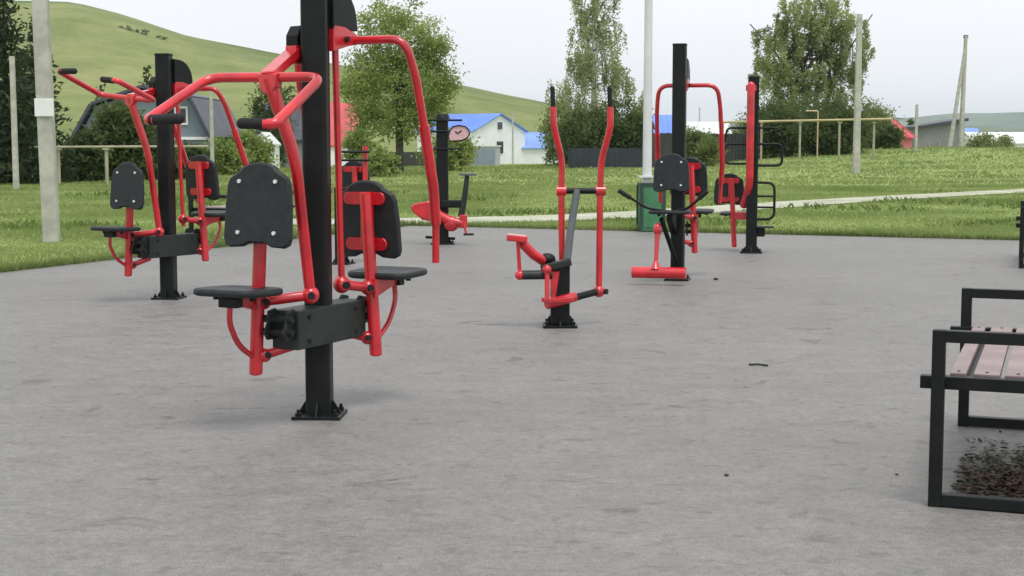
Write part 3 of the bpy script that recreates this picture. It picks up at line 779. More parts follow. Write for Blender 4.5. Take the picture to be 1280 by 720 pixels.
# dead leaves and moss under the front bench
Rb = Matrix.Rotation(bn.rotation_euler.z, 4, 'Z'); ob = Vector(bn.location)
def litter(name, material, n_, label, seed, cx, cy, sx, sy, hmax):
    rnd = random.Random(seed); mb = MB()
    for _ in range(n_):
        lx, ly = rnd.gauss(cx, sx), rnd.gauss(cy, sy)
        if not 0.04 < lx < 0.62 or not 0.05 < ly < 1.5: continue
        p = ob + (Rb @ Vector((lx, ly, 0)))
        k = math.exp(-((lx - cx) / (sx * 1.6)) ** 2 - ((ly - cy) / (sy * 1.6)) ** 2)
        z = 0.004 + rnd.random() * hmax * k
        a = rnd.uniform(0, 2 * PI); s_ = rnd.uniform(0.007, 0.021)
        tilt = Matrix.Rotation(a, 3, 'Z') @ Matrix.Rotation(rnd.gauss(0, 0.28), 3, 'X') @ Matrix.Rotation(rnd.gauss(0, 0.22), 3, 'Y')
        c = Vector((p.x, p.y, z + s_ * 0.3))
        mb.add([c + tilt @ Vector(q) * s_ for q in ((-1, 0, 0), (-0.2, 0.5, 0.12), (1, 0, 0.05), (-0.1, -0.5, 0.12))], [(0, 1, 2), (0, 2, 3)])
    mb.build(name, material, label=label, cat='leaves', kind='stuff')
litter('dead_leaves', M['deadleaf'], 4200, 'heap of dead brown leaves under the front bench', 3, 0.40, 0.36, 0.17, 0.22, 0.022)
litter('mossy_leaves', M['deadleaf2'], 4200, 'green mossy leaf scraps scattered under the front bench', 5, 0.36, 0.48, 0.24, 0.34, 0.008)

# ------------------------------------------------------------------ lamp post, poles
lp = empty('lamp_post', (2.04, 21.75, -0.03), 0.05, 'pale steel lamp post on a green box pedestal at the pavement edge', 'lamp post')
MB().box((0.0, 0, 0.37), (0.34, 0.34, 0.66), ch=0.008).build('pedestal', M['green_metal'], lp)
MB().box((0.0, 0, 0.72), (0.37, 0.37, 0.045), ch=0.006).build('pedestal_lid', M['greendark'], lp)
for x in (-0.17, 0.17):
    for y in (-0.15, 0.15):
        MB().box((x * 0.99, y * 1.12, 0.35), (0.045, 0.045, 0.70)).build('corner_post', M['greendark'], lp)
MB().box((0.0, -0.1735, 0.37), (0.26, 0.012, 0.56), ch=0.004).build('door', M['green_metal'], lp)
MB().box((-0.06, 0, 0.83), (0.26, 0.26, 0.028), ch=0.004).build('flange', M['white_metal'], lp)
MB().tube([(-0.06, 0, 0.742), (-0.06, 0, 6.5)], [0.068, 0.045], 18).build('pole', M['white_metal'], lp)

def concrete_pole(name, px, py_base, w0, w1, h, label, Y=None, material='concrete_pole', group='utility poles'):
    y = Y
    p = place(px, y)
    o = MB()
    o.prism(rrect(1, 1, 0.18, 2), 1, Matrix.Identity(4))
    vs2 = []
    for v in o.v:
        f = v[2] + 0.5; w = w0 + (w1 - w0) * f
        vs2.append((v[0] * w, v[1] * w, f * h))
    o.v = vs2
    ob_ = o.build(name, M[material], label=label, cat='pole', group=group)
    ob_.location = (p.x, p.y, p.z - 0.05)
    return ob_
pA = empty('utility_pole', place(60, 19.8), 0.1, 'thick concrete utility pole with a white notice board, beside the pavement', 'pole', 'utility poles')
o = MB(); o.prism(rrect(1, 1, 0.16, 2), 1, Matrix.Identity(4)); o.v = [(v[0] * (0.19 + 0.02 * (0.5 - v[2])) - 0.062 * (v[2] + .5) * 2.0 + 0.01, v[1] * 0.2, (v[2] + 0.5) * 7.5 - 0.05) for v in o.v]
o.build('shaft', M['concrete_pole'], pA)
MB().box((-0.012, -0.118, 1.79), (0.245, 0.02, 0.235), ch=0.003).build('notice_board', M['trim'], pA)
concrete_pole('utility_pole', 18.5, 0, 0.15, 0.13, 3.75, 'short thin pale pole standing in front of the dark spruces', 41.5)
concrete_pole('utility_pole', 265, 0, 0.13, 0.11, 3.45, 'thin pale pole in front of the slate-roofed house', 52)
concrete_pole('utility_pole', 1071, 0, 0.28, 0.20, 6.4, 'tall pale pole standing alone in the field before the gas pipe', 60)
p_ = place(1201, 95)
up = empty('utility_pole', p_, 0, 'pale utility pole with a slanting brace beside the grey shed', 'pole', 'utility poles')
MB().tube([(0, 0, -0.1), (0.12, 0, 7.3)], [0.17, 0.11], 10).build('shaft', M['concrete_pole'], up)
MB().tube([(-0.85, -0.3, -0.3), (0.08, -0.10, 6.6)], [0.15, 0.09], 10).build('brace', M['concrete_pole'], up)
MB().box((0.12, 0, 7.25), (0.28, 0.12, 0.22), ch=0.02).build('pole_cap', M['darkroof'], up)
for px, Y, h, w, lb in ((641, 118, 4.3, 0.16, 'faint thin pole rising behind the long low blue-roofed building'), (874, 170, 6.3, 0.16, 'slim pole behind the pale roofed building'), (898, 150, 5.5, 0.14, 'slim pole right beside the pale roofed building'), (1136, 130, 3.0, 0.12, 'slim post at the corner of the grey shed')):
    concrete_pole('utility_pole', px, 0, w, w * 0.8, h, lb, Y)

# ------------------------------------------------------------------ gas pipes on posts
def pipeline(name, pts, r, posts, label, pm='pipe_yellow'):
    root = empty(name, pts[0][0:2] + (0,), 0, label, 'pipe')
    o0 = Vector(pts[0][0:2] + (0,))
    MB().tube([Vector(p) - o0 for p in pts], r, 10, 0.1, 3).build('pipe', M[pm], root)
    for x, y, zt in posts:
        z0 = tz(x, y) - 0.1
        MB().tube([Vector((x, y, z0)) - o0, Vector((x, y, zt - r)) - o0], 0.06, 8).box(Vector((x, y, zt - r - 0.03)) - o0, (0.2, 0.2, 0.05)).build('post', M['pipe_post'], root)
def P3(px, py, Y): return ((px - 640) / F_PX * Y, Y, zat(py, Y))
q = [P3(900, 153, 78), P3(1003, 151, 77), P3(1003, 138, 77), P3(1022, 138, 77), P3(1022, 150, 77), P3(1070, 150.5, 76), P3(1112, 149, 75)]
def zpipe(px, Y): return zat(151, Y)
pipeline('gas_pipe', [q[0], P3(1112, 149, 75)], 0.06, [(*P3(px, 0, Y)[:2], zpipe(px, Y)) for px, Y in ((902, 77.9), (950, 77.2), (998, 76.6), (1047, 75.9), (1090, 75.3))], 'yellow overhead gas pipe on posts in front of the dark shrubs')
gp_ = empty('gas_riser', P3(1020, 152, 79), 0, 'small bent pipe riser sticking up above the yellow gas pipe', 'pipe')
MB().tube([(0, 0, -1.9), (0, 0, 0.55), (-0.65, 0, 0.55)], 0.04, 8, 0.1, 3).build('riser', M['pipe_yellow'], gp_)
pipeline('gas_pipe', [P3(40, 184, 47), P3(215, 183, 47.5), P3(262, 183, 48)], 0.04, [(*P3(px, 0, Y)[:2], zat(183.5, Y)) for px, Y in ((75, 47.1), (135, 47.3), (215, 47.5))], 'thin pale gas pipe crossing in front of the slate-roofed house', 'pipe_post')
concrete_pole('fence_post', 1145, 0, 0.16, 0.14, 2.6, 'pale post standing before the grey shed', 82)

# ------------------------------------------------------------------ buildings
def gable_house(name, px0, px1, Y, py_eave, py_ridge, depth, rz, wallm, roofm, label, front='eave', windows=(), pybase=None, overhang=0.25, wtrim='trim', cat='house', door=None, ribs=0):
    """front = 'eave': ridge runs across the view, 'gable': gable faces the viewer; sizes from picture columns at distance Y"""
    c = place((px0 + px1) / 2, Y); w = (px1 - px0) / F_PX * Y
    zb = c.z - 0.3
    he, hr = zat(py_eave, Y) - zb, zat(py_ridge, Y) - zb
    root = empty(name, (c.x, c.y, zb), rz, label, cat)
    D = depth
    wl_ = MB()
    if front == 'eave':
        pr = [(0, 0), (D, 0), (D, he), (D / 2, hr - 0.12), (0, he)]
        wl_.prism(pr, w, Tm((0, 0, 0), (0, 1, 0), (0, 0, 1)))
        wall = wl_.build('wall', M[wallm], root)
        rf = MB()
        sl = (hr - he) / (D / 2); oh = overhang
        for s_ in (0, 1):
            y0, z0, y1, z1 = (-oh, he - oh * sl, D / 2 - (0.0 if s_ == 0 else 0.0), hr) if s_ == 0 else (D + oh, he - oh * sl, D / 2, hr)
            rf.add([(-w / 2 - oh, y0, z0), (w / 2 + oh, y0, z0), (w / 2 + oh, y1, z1), (-w / 2 - oh, y1, z1),
                    (-w / 2 - oh, y0, z0 - 0.09), (w / 2 + oh, y0, z0 - 0.09), (w / 2 + oh, y1, z1 - 0.09), (-w / 2 - oh, y1, z1 - 0.09)],
                   [(0, 1, 2, 3), (7, 6, 5, 4), (0, 4, 5, 1), (1, 5, 6, 2), (2, 6, 7, 3), (3, 7, 4, 0)])
            nr = int((w + 2 * oh) / 0.45)
            for i in range(nr + 1):
                x = -w / 2 - oh + (w + 2 * oh) * i / nr
                rf.box((x, (y0 + y1) / 2, (z0 + z1) / 2 + 0.02), (0.05, math.hypot(y1 - y0, z1 - z0), 0.05), Matrix.Rotation(math.atan2(z1 - z0, y1 - y0) if s_ == 0 else -math.atan2(z1 - z0, y0 - y1), 3, 'X'))
    else:
        pr = [(-w / 2, 0), (w / 2, 0), (w / 2, he), (0, hr - 0.12), (-w / 2, he)]
        wl_.prism(pr, D, Tm((0, D / 2, 0), (1, 0, 0), (0, 0, 1)))
        wall = wl_.build('wall', M[wallm], root)
        rf = MB(); sl = (hr - he) / (w / 2); oh = overhang
        for s_ in (-1, 1):
            x0, z0 = s_ * (w / 2 + oh), he - oh * sl
            rf.add([(x0, -oh, z0), (x0, D + oh, z0), (0, D + oh, hr), (0, -oh, hr), (x0, -oh, z0 - 0.1), (x0, D + oh, z0 - 0.1), (0, D + oh, hr - 0.1), (0, -oh, hr - 0.1)],
                   [(0, 1, 2, 3), (7, 6, 5, 4), (0, 4, 5, 1), (1, 5, 6, 2), (2, 6, 7, 3), (3, 7, 4, 0)])
    rf.build('roof', M[roofm], root)
    for (x, z, ww, hh) in windows:
        fr = MB()
        for sx in (-1, 1): fr.box((x + sx * (ww / 2 + 0.03), -0.02, z), (0.08, 0.08, hh + 0.16))
        for sz in (-1, 1): fr.box((x, -0.018, z + sz * (hh / 2 + 0.04)), (ww - 0.02, 0.08, 0.08))
        wn_ = fr.build('window', M[wtrim], root)
        MB().box((x, -0.006, z), (ww, 0.02, hh)).build('pane', M['glass'], wn_)
    if door:
        x, ww, hh = door
        MB().box((x, -0.03, hh / 2 + 0.2), (ww, 0.08, hh)).build('door', M['greywall'], root)
    return root

# slate-roofed house behind the left twin machine
hc = place(178, 62); hb_z = hc.z - 0.3
hh = empty('house', (hc.x, hc.y, hb_z), 0.0, 'house with blue-grey gable and steep slate mansard roof behind the left machine', 'house')
def hz_(py): return zat(py, 62) - hb_z
prof_ = [(-2.95, hz_(181)), (-1.98, hz_(132)), (0.1, hz_(111)), (2.05, hz_(124)), (2.85, hz_(173))]
MB().prism([(-2.85, 0), (2.75, 0), (2.75, hz_(173))] + [(x * 0.97, z - 0.06) for x, z in prof_[::-1]][1:-1] + [(-2.85, hz_(181))], 7.0, Tm((0, 3.5, 0), (1, 0, 0), (0, 0, 1))).build('wall', M['bluegrey'], hh)
rf = MB()
for (x0, z0), (x1, z1) in zip(prof_, prof_[1:]):
    dx, dz_ = x1 - x0, z1 - z0; L_ = math.hypot(dx, dz_); nx, nz2 = -dz_ / L_ * 0.12, dx / L_ * 0.12
    rf.prism([(x0, z0), (x1, z1), (x1 + nx, z1 + nz2), (x0 + nx, z0 + nz2)], 7.7, Tm((0, 3.45, 0), (1, 0, 0), (0, 0, 1)))
rf.build('roof', M['darkroof'], hh)
MB().box((0, -0.06, hz_(173)), (5.9, 0.14, 0.12)).build('cornice', M['trim'], hh)
for x, z, ww, h_ in ((1.65, hz_(145), 0.42, 0.6), (0.95, hz_(142), 0.5, 0.75), (-1.1, hz_(145), 0.5, 0.7), (1.7, hz_(196), 0.6, 0.8)):
    fr = MB()
    for sx in (-1, 1): fr.box((x + sx * (ww / 2 + 0.03), -0.02, z), (0.08, 0.08, h_ + 0.16))
    for sz in (-1, 1): fr.box((x, -0.018, z + sz * (h_ / 2 + 0.04)), (ww - 0.02, 0.08, 0.08))
    w_ = fr.build('window', M['trim'], hh)
    MB().box((x, -0.006, z), (ww, 0.02, h_)).build('pane', M['glass'], w_)
# white-walled dark-roofed building
gable_house('house', 322, 392, 88, 172, 128, 6.0, 0.0, 'greywall', 'darkroof', 'dark-roofed grey house behind the large backrest and post', 'eave', overhang=0.2)
gable_house('shed', 316, 340, 80, 178, 165, 2.5, 0.0, 'whitewall', 'trim', 'little white shed between bushes and dark-roofed house', 'gable', cat='shed', overhang=0.08)
gable_house('house', 404, 442, 105, 179, 127, 6.0, 0.0, 'whitewall', 'redroof', 'house with steep red roof and white wall beside leafy tree', 'eave', overhang=0.15)
# white house with blue roof: roof slope and gable both seen
gable_house('house', 512, 600, 150, 163, 142, 9.0, -0.62, 'whitewall', 'bluesteel', 'white house with bright blue roof and white gable', 'eave',
            windows=(), overhang=0.25)
h = [o for o in bpy.data.objects if o.get('label', '').startswith('white house with bright blue')][0]
ga = empty('garage', place(605, 140), 0.0, 'flat grey garage in front of the white blue-roofed house', 'garage')
MB().box((0, 1.5, 0.75), (3.0, 3.0, 2.0), ch=0.02).build('wall', M['garagegrey'], ga)
MB().box((0, 1.5, 1.80), (3.2, 3.2, 0.10)).build('roof', M['white_metal'], ga)
MB().box((-0.1, -0.03, 0.65), (2.3, 0.06, 1.7)).build('door', M['bluegrey'], ga)
MB().box((3.62, 4.5, 2.0), (0.10, 1.0, 1.2)).build('window', M['glass'], h)
MB().box((3.62, 4.5, 4.2), (0.10, 0.7, 0.7)).build('window', M['glass'], h)
gable_house('barn', 640, 712, 155, 183, 165, 6.0, 0.0, 'whitewall', 'bluesteel2', 'long low white building with faded blue roof', 'eave', cat='barn', overhang=0.3)
gable_house('house', 812, 850, 125, 176, 143, 7.0, 0.0, 'whitewall', 'bluesteel', 'house with blue roof behind the lamp post', 'eave', overhang=0.2)
gable_house('shed', 852, 912, 140, 168, 152, 5.0, 0.0, 'greywall', 'white_metal', 'low shed with pale metal roof behind the charcoal fence', 'eave', cat='shed', overhang=0.2)
gable_house('shed', 948, 1046, 92, 178, 160, 5.0, 0.0, 'brownwood', 'darkroof', 'dark wooden shed under the trees behind the gas pipe', 'eave', cat='shed', windows=((0.9, 1.6, 0.5, 0.6),), overhang=0.2)
gable_house('house', 1112, 1142, 108, 170, 149, 5.0, 0.35, 'redwall', 'redroof', 'small house with red gable roof by the grey shed', 'eave', overhang=0.2)
# grey lean-to shed
c = place(1174, 118); w = 62 / F_PX * 118; zb = c.z - 0.3
rt = empty('shed', (c.x, c.y, zb), 0.0, 'long grey shed with sloping dark roof edge', 'shed')
z0, z1 = zat(161, 118) - zb, zat(152, 118) - zb
MB().prism([(-w / 2, 0), (w / 2, 0), (w / 2, z1), (-w / 2, z0)], 5.0, Tm((0, 2.5, 0), (1, 0, 0), (0, 0, 1))).build('wall', M['greywall'], rt)
MB().prism([(-w / 2 - 0.2, z0), (w / 2 + 0.2, z1 + 0.03), (w / 2 + 0.2, z1 + 0.26), (-w / 2 - 0.2, z0 + 0.16)], 5.5, Tm((0, 2.4, 0.0), (1, 0, 0), (0, 0, 1))).build('roof', M['darkroof'], rt)
for i in range(5): MB().box((-w / 2 + w * (i + 0.5) / 5, -0.03, 1.1), (0.09, 0.06, 2.2)).build('batten', M['pipe_post'], rt)
gable_house('house', 1222, 1330, 190, 178, 165, 9.0, 0.0, 'whitewall', 'trim', 'wide pale-roofed building beyond the rise in the field', 'eave', overhang=0.3)
gable_house('house', 1204, 1226, 230, 172, 160, 6.0, 0.0, 'bluegrey', 'bluesteel2', 'small blue-grey house far beyond the braced pole', 'eave', overhang=0.3)
gable_house('shed', 66, 120, 54, 205, 196, 2.0, 0.1, 'greywall', 'white_metal', 'low grey shed under the dark trees behind the thin gas pipe', 'eave', cat='shed', overhang=0.1)

# fences
def sheet_fence(name, px0, px1, Y0, Y1, py_top, material, label):
    a, b_ = place(px0, Y0), place(px1, Y1)
    root = empty(name, a, math.atan2(b_.y - a.y, b_.x - a.x), label, 'fence')
    L = (b_ - a).length; h = zat(py_top, (Y0 + Y1) / 2) - a.z
    n_ = max(2, int(round(L / 2.4))); w = L / n_
    vs_, fs = [], []
    k = 24
    for i in range(k + 1):
        y = 0.0 if (i // 2) % 2 else 0.04
        x = (i / k) * (w - 0.05)
        vs_ += [(x, y, 0), (x, y, h), (x, y + 0.02, 0), (x, y + 0.02, h)]
    for i in range(k):
        a0 = i * 4
        fs += [(a0, a0 + 4, a0 + 5, a0 + 1), (a0 + 3, a0 + 7, a0 + 6, a0 + 2), (a0 + 1, a0 + 5, a0 + 7, a0 + 3)]
    fs += [(0, 1, 3, 2), (k * 4, k * 4 + 2, k * 4 + 3, k * 4 + 1)]
    me = MB().add(vs_, fs).mesh('panel', M[material])
    pm = MB().box((0, 0.08, h / 2), (0.08, 0.08, h + 0.06)).mesh('post', M[material])
    for i in range(n_):
        o = bpy.data.objects.new('panel', me); col.objects.link(o); o.parent = root; o.location = (i * w, 0, 0.0)
    for i in range(n_ + 1):
        o = bpy.data.objects.new('post', pm); col.objects.link(o); o.parent = root; o.location = (i * w - 0.02, 0, 0)
sheet_fence('fence', 712, 806, 76, 76, 185, 'navyfence', 'navy profiled sheet fence below the birch')
sheet_fence('fence', 806, 946, 76, 86, 167, 'greyfence', 'charcoal profiled sheet fence behind the lamp post and machines')
sheet_fence('fence', 440, 545, 90, 100, 190, 'greyfence', 'dark sheet fence behind the leafy tree')

# ------------------------------------------------------------------ vegetation
def leaf_faces(vs_, fs, c, s_, rnd, down=0.0, thin=0.55):
    a = Vector((rnd.gauss(0, 1), rnd.gauss(0, 1), rnd.gauss(0, 0.8) - down * 2.0)).normalized()
    b_ = a.cross(Vector((rnd.gauss(0, 1), rnd.gauss(0, 1), rnd.gauss(0, 1)))).normalized()
    o = len(vs_)
    vs_ += [c - a * s_, c + b_ * s_ * thin, c + a * s_, c - b_ * s_ * thin]
    fs.append((o, o + 1, o + 2, o + 3))
def tree(name, px, Y, h, lobes, leafm, barkm, label, seed, n_clumps=260, per=80, ls=0.10, cs=0.45, trunk_r=0.16, limbs=9, lean=0.0, droop=0.0, group='trees in the village', split=0.3, trunks=1, cat='tree'):
    """lobes: (x, y, z, rx, ry, rz) ellipsoids relative to the base; clumps of leaves are spread through them"""
    rnd = random.Random(seed)
    p = place(px, Y)
    root = empty(name, (p.x, p.y, p.z - 0.05), rnd.uniform(0, 0.2), label, cat, group)
    vol = [a[3] * a[4] * a[5] for a in lobes]; tot = sum(vol)
    cl = []
    for lb, v in zip(lobes, vol):
        for _ in range(max(4, int(n_clumps * v / tot))):
            while True:
                q = Vector((rnd.uniform(-1, 1), rnd.uniform(-1, 1), rnd.uniform(-1, 1)))
                if 0.12 < q.length < 1: break
            q = q * (q.length ** -0.45)
            cl.append(Vector((lb[0] + q.x * lb[3], lb[1] + q.y * lb[4], lb[2] + q.z * lb[5])))
    tk = MB()
    top = Vector((lean, 0, h * 0.86))
    for t_i in range(trunks):
        ox = (t_i - (trunks - 1) / 2) * trunk_r * 3.0
        tp = top + Vector((ox * 4.0, rnd.uniform(-.3, .3), rnd.uniform(-.1, .02) * h))
        path_ = [Vector((ox, 0, -0.1)), Vector((ox + rnd.uniform(-.05, .05), rnd.uniform(-.1, .1), h * split)), Vector((ox * 2 + lean * .5 + rnd.uniform(-.15, .15), rnd.uniform(-.15, .15), h * 0.6)), tp]
        tk.tube(fillet(path_, h * 0.1, 4), [trunk_r, trunk_r * 0.16], 8)
        for _ in range(limbs):
            tgt = rnd.choice(cl); u = rnd.uniform(split * 0.9, 0.8)
            i = min(2, int(u * 3)); st = path_[i] + (path_[i + 1] - path_[i]) * (u * 3 - i)
            if tgt.z < st.z - 0.3 and not droop: st = path_[1]
            tgt = st + (tgt - st) * 0.8 - Vector((0, 0, droop * 0.6))
            md = (st + tgt) / 2 + Vector((0, 0, 0.12 * h * rnd.random()))
            tk.tube(fillet([st, md, tgt], 1.0, 4), [trunk_r * 0.42, trunk_r * 0.08], 6)
    tk.build('trunk', M[barkm], root)
    vs_, fs = [], []
    for c in cl:
        k = rnd.uniform(0.55, 1.35)
        for _ in range(int(per * k)):
            g_ = Vector((rnd.gauss(0, 1), rnd.gauss(0, 1), rnd.gauss(0, 0.75))) * cs * 0.5 * k
            if droop:
                g_.x *= 0.45; g_.y *= 0.45; g_.z = -abs(rnd.gauss(0, 1)) * droop * k + rnd.uniform(0, .2)
            leaf_faces(vs_, fs, c + g_, ls * rnd.uniform(0.6, 1.3), rnd, droop * 0.4)
    MB().add(vs_, fs).build('crown', M[leafm], root)
    return root

# leafy tree by the front machine
tree('broadleaf_tree', 500, 62, 7.4, [(0, 0, 3.6, 2.3, 1.8, 1.6), (0.2, 0, 5.3, 1.6, 1.4, 1.5), (-0.3, 0, 6.7, 0.8, 0.8, 0.9), (-1.5, 0, 4.3, 0.9, 1, 0.9), (1.6, 0, 3.3, 0.9, 0.9, 0.7), (1.3, 0, 5.0, 0.8, .8, .7), (-0.2, 0, 2.2, 1.7, 1.2, 0.7), (0.5, 0, 7.0, 0.35, .4, .8), (-1.3, 0, 6.2, 0.55, .5, .8)],
     'leaf_mid', 'bark', 'leafy green broadleaf tree with a dark leaning trunk', 11, 330, 100, 0.068, 0.50, 0.17, 12)
# tall weeping birch
tree('birch_tree', 742, 82, 13.5, [(0, 0, 4.6, 2.1, 1.6, 1.9), (0.1, 0, 6.8, 1.7, 1.4, 2.2), (0.1, 0, 9.5, 1.45, 1.2, 2.4), (0.1, 0, 12.0, 1.0, 1, 1.4), (1.9, 0, 4.0, 0.9, .9, 1.4), (-1.9, 0, 4.0, 0.8, .8, 1.0)],
     'leaf_birch', 'birchbark', 'tall weeping birch with hanging grey-green branches', 21, 300, 90, 0.070, 0.42, 0.20, 12, droop=0.65)
# poplar group on the right
tree('poplar_tree', 1012, 112, 13.0, [(-2.6, 0, 8.6, 1.9, 1.6, 2.3), (-1.2, 0, 10.8, 1.7, 1.5, 2.0), (1.1, 0, 11.2, 2.0, 1.6, 2.2), (2.8, 0, 9.0, 1.8, 1.5, 2.6), (0, 0, 7.4, 2.3, 1.6, 2.2), (-3.4, 0, 6.6, 1.2, 1.1, 1.4), (2.6, 0, 6.2, 1.4, 1.2, 1.6), (4.3, 0, 8.6, 0.8, 0.8, 0.5), (-1.4, 0, 5.4, 1.6, 1.2, 1.3)],
     'leaf_pop', 'bark', 'wide spreading willow-like tree with several dark stems behind gas pipe', 33, 480, 110, 0.092, 0.62, 0.26, 9, trunks=4, split=0.35, droop=0.5)
# shrubs and small trees in the village belt
def bush(px, Y, w, h, leafm, label, seed, n_=70, per=70, ls=0.09, group='shrubs along the village edge', cat='shrub', z=0.0):
    lob = [(0, 0, h * 0.5, w * 0.45, w * 0.35, h * 0.5), (-w * 0.28, 0, h * 0.38, w * 0.25, w * .25, h * 0.36), (w * 0.28, 0, h * 0.42, w * 0.25, w * .25, h * 0.4)]
    return tree('shrub', px, Y, h, lob, leafm, 'bark', label, seed, n_, per, ls, min(w, h) * 0.22, 0.06, 7, group=group, split=0.15, cat=cat)
bush(740, 79, 3.6, 3.2, 'leaf_dark', 'dark shrub at the foot of the birch behind navy fence', 41, 110, 80)
bush(700, 88, 1.8, 4.0, 'leaf_bush', 'slender shrub beside the long blue-roofed building', 42, 70, 70)
bush(778, 80, 2.6, 3.6, 'leaf_dark', 'dark shrub between birch and lamp post', 43, 100, 80)
bush(800, 84, 1.6, 3.2, 'leaf_dark', 'narrow dark shrub right behind the lamp post', 44, 60, 70)
bush(868, 74, 1.6, 1.9, 'leaf_bush', 'yellow-green shrub before charcoal fence', 45, 60, 60)
bush(888, 73, 1.2, 1.5, 'leaf_bush', 'small tuft-like shrub beside the yellow-green shrub at the fence', 46, 45, 60, 0.07)
bush(930, 120, 2.6, 3.6, 'leaf_bush', 'rounded shrub rising behind the hoop-rail machine', 47, 70, 70)
bush(968, 86, 3.6, 3.0, 'leaf_dark', 'dark shrub against the wooden shed', 48, 150, 80)
bush(1040, 84, 4.0, 3.0, 'leaf_dark', 'broad dark shrub behind the tall lone pole', 49, 160, 80)
bush(1000, 98, 6.4, 3.9, 'leaf_dark', 'tall dark thicket below the spreading tree', 50, 210, 85, 0.11)
bush(1082, 96, 3.4, 3.2, 'leaf_bush', 'green shrub at the right edge of the thicket', 51, 120, 80)
bush(1108, 92, 2.0, 1.5, 'leaf_dark', 'low dark shrub in front of the red-roofed house', 52, 90, 70)
bush(1237, 170, 5.2, 3.4, 'leaf_bush', 'round green shrub by the pale-roofed building', 53, 90, 70, 0.14)
bush(1138, 125, 1.0, 3.8, 'leaf_dark', 'small dark bush peeping over the grey shed', 54, 30, 60)
bush(300, 66, 2.6, 1.9, 'leaf_mid', 'green garden bush beside the slate-roofed house', 55, 100, 70)
bush(282, 60, 1.4, 1.5, 'leaf_mid', 'small garden bush at the thin pale pole', 56, 50, 60)
bush(470, 58, 1.6, 1.1, 'leaf_mid', 'low bush at the foot of the leafy tree', 57, 50, 60)
bush(560, 70, 2.2, 1.9, 'leaf_mid', 'green bush between leafy tree and white house', 58, 70, 70)
bush(716, 120, 1.6, 2.6, 'leaf_dark', 'dark bush at the end of the long blue-roofed building', 59, 40, 60)
bush(338, 84, 2.0, 5.0, 'leaf_dark', 'dark upright bush behind the overhead bar', 60, 90, 80)
bush(368, 92, 2.2, 5.2, 'leaf_dark', 'tall dark bush half hidden by the front post', 61, 90, 80)
bush(150, 52, 1.9, 2.6, 'leaf_dark', 'big dark bush in front of the slate-roofed house', 62, 200, 90)
bush(190, 53, 1.3, 2.0, 'leaf_dark', 'dark bush beside the left machine post', 63, 110, 80)
bush(108, 51, 1.5, 1.6, 'leaf_dark', 'low dark bush between pole and house', 64, 90, 80)
bush(236, 54, 1.5, 1.2, 'leaf_dark', 'low dark garden bush before the blue-grey gable', 65, 90, 80)
bush(450, 76, 1.5, 2.6, 'leaf_mid', 'leafy bush by the red-roofed house', 66, 60, 70)

def spruce(px, Y, h, r, label, seed, z=None, tiers=26, group='spruces', ls=0.13, mat_='needle'):
    rnd = random.Random(seed)
    p = place(px, Y)
    if z is not None: p.z = z
    root = empty('spruce_tree', (p.x, p.y, p.z - 0.1), 0, label, 'tree', group)
    MB().tube([(0, 0, -0.2), (0, 0, h * 0.97)], [0.035 * h * 0.5, 0.01], 7).build('trunk', M['bark'], root)
    vs_, fs = [], []
    for t_ in range(tiers):
        f = (t_ + rnd.random() * 0.5) / tiers
        z_ = h * (0.04 + 0.96 * f); rr_ = r * (1 - f) ** 0.85 * rnd.uniform(0.75, 1.1) + 0.05
        nb = max(4, int(9 * (1 - f) + 4))
        a0 = rnd.random() * 6
        for b_ in range(nb):
            a = a0 + 2 * PI * b_ / nb + rnd.uniform(-.2, .2); L = rr_ * rnd.uniform(0.7, 1.15)
            k = max(4, int(L / ls * 3.2))
            for j in range(k):
                u = (j + rnd.random()) / k
                c = Vector((math.cos(a) * L * u, math.sin(a) * L * u, z_ - 0.32 * L * u + 0.14 * L * u * u)) + Vector((rnd.gauss(0, 1), rnd.gauss(0, 1), rnd.gauss(0, .6))) * ls * 0.8
                leaf_faces(vs_, fs, c, ls * rnd.uniform(0.6, 1.3), rnd, 0.25, 0.35)
    MB().add(vs_, fs).build('crown', M[mat_], root)
spruce(10, 47, 7.6, 1.35, 'tall dark spruce at the far side of the left field', 71, tiers=34)
spruce(48, 49, 5.6, 1.35, 'broad dark spruce behind the thick concrete pole', 72, tiers=30)
spruce(-25, 46, 6.4, 1.4, 'dark spruce at the outer end of the spruce row', 73, tiers=30)
spruce(30, 53, 4.8, 1.2, 'shorter spruce filling the gap between the two tall ones', 75, tiers=28)
spruce(128, 74, 4.3, 0.85, 'small spruce rising behind the slate roof', 76, tiers=22)
spruce(185, 80, 5.6, 0.75, 'slim spruce behind the ridge of the slate roof', 77, tiers=24)
for i, (px, Y, h, w, lb) in enumerate(((180, 640, 4.5, 9, 'dark scrub patch high on the hillside'), (161, 620, 3.2, 7, 'low scrub on the hillside beside the dark patch'), (205, 640, 3.0, 9, 'thin scrub line trailing down the hillside'))):
    b_ = bush(px, Y, w * 0.75, h * 0.6, ('leaf_dark', 'leaf_bush', 'leaf_bush')[i], lb, 80 + i, 30, 26, 0.30, group='scrub on the hillside')
    py = (46, 40, 52)[i]
    Y = min(range(260, 700, 5), key=lambda q: abs(hill_z(px, q) - zat(py, q)))
    b_.location = ((px - 640) / F_PX * Y, Y, hill_z(px, Y) - 0.5)

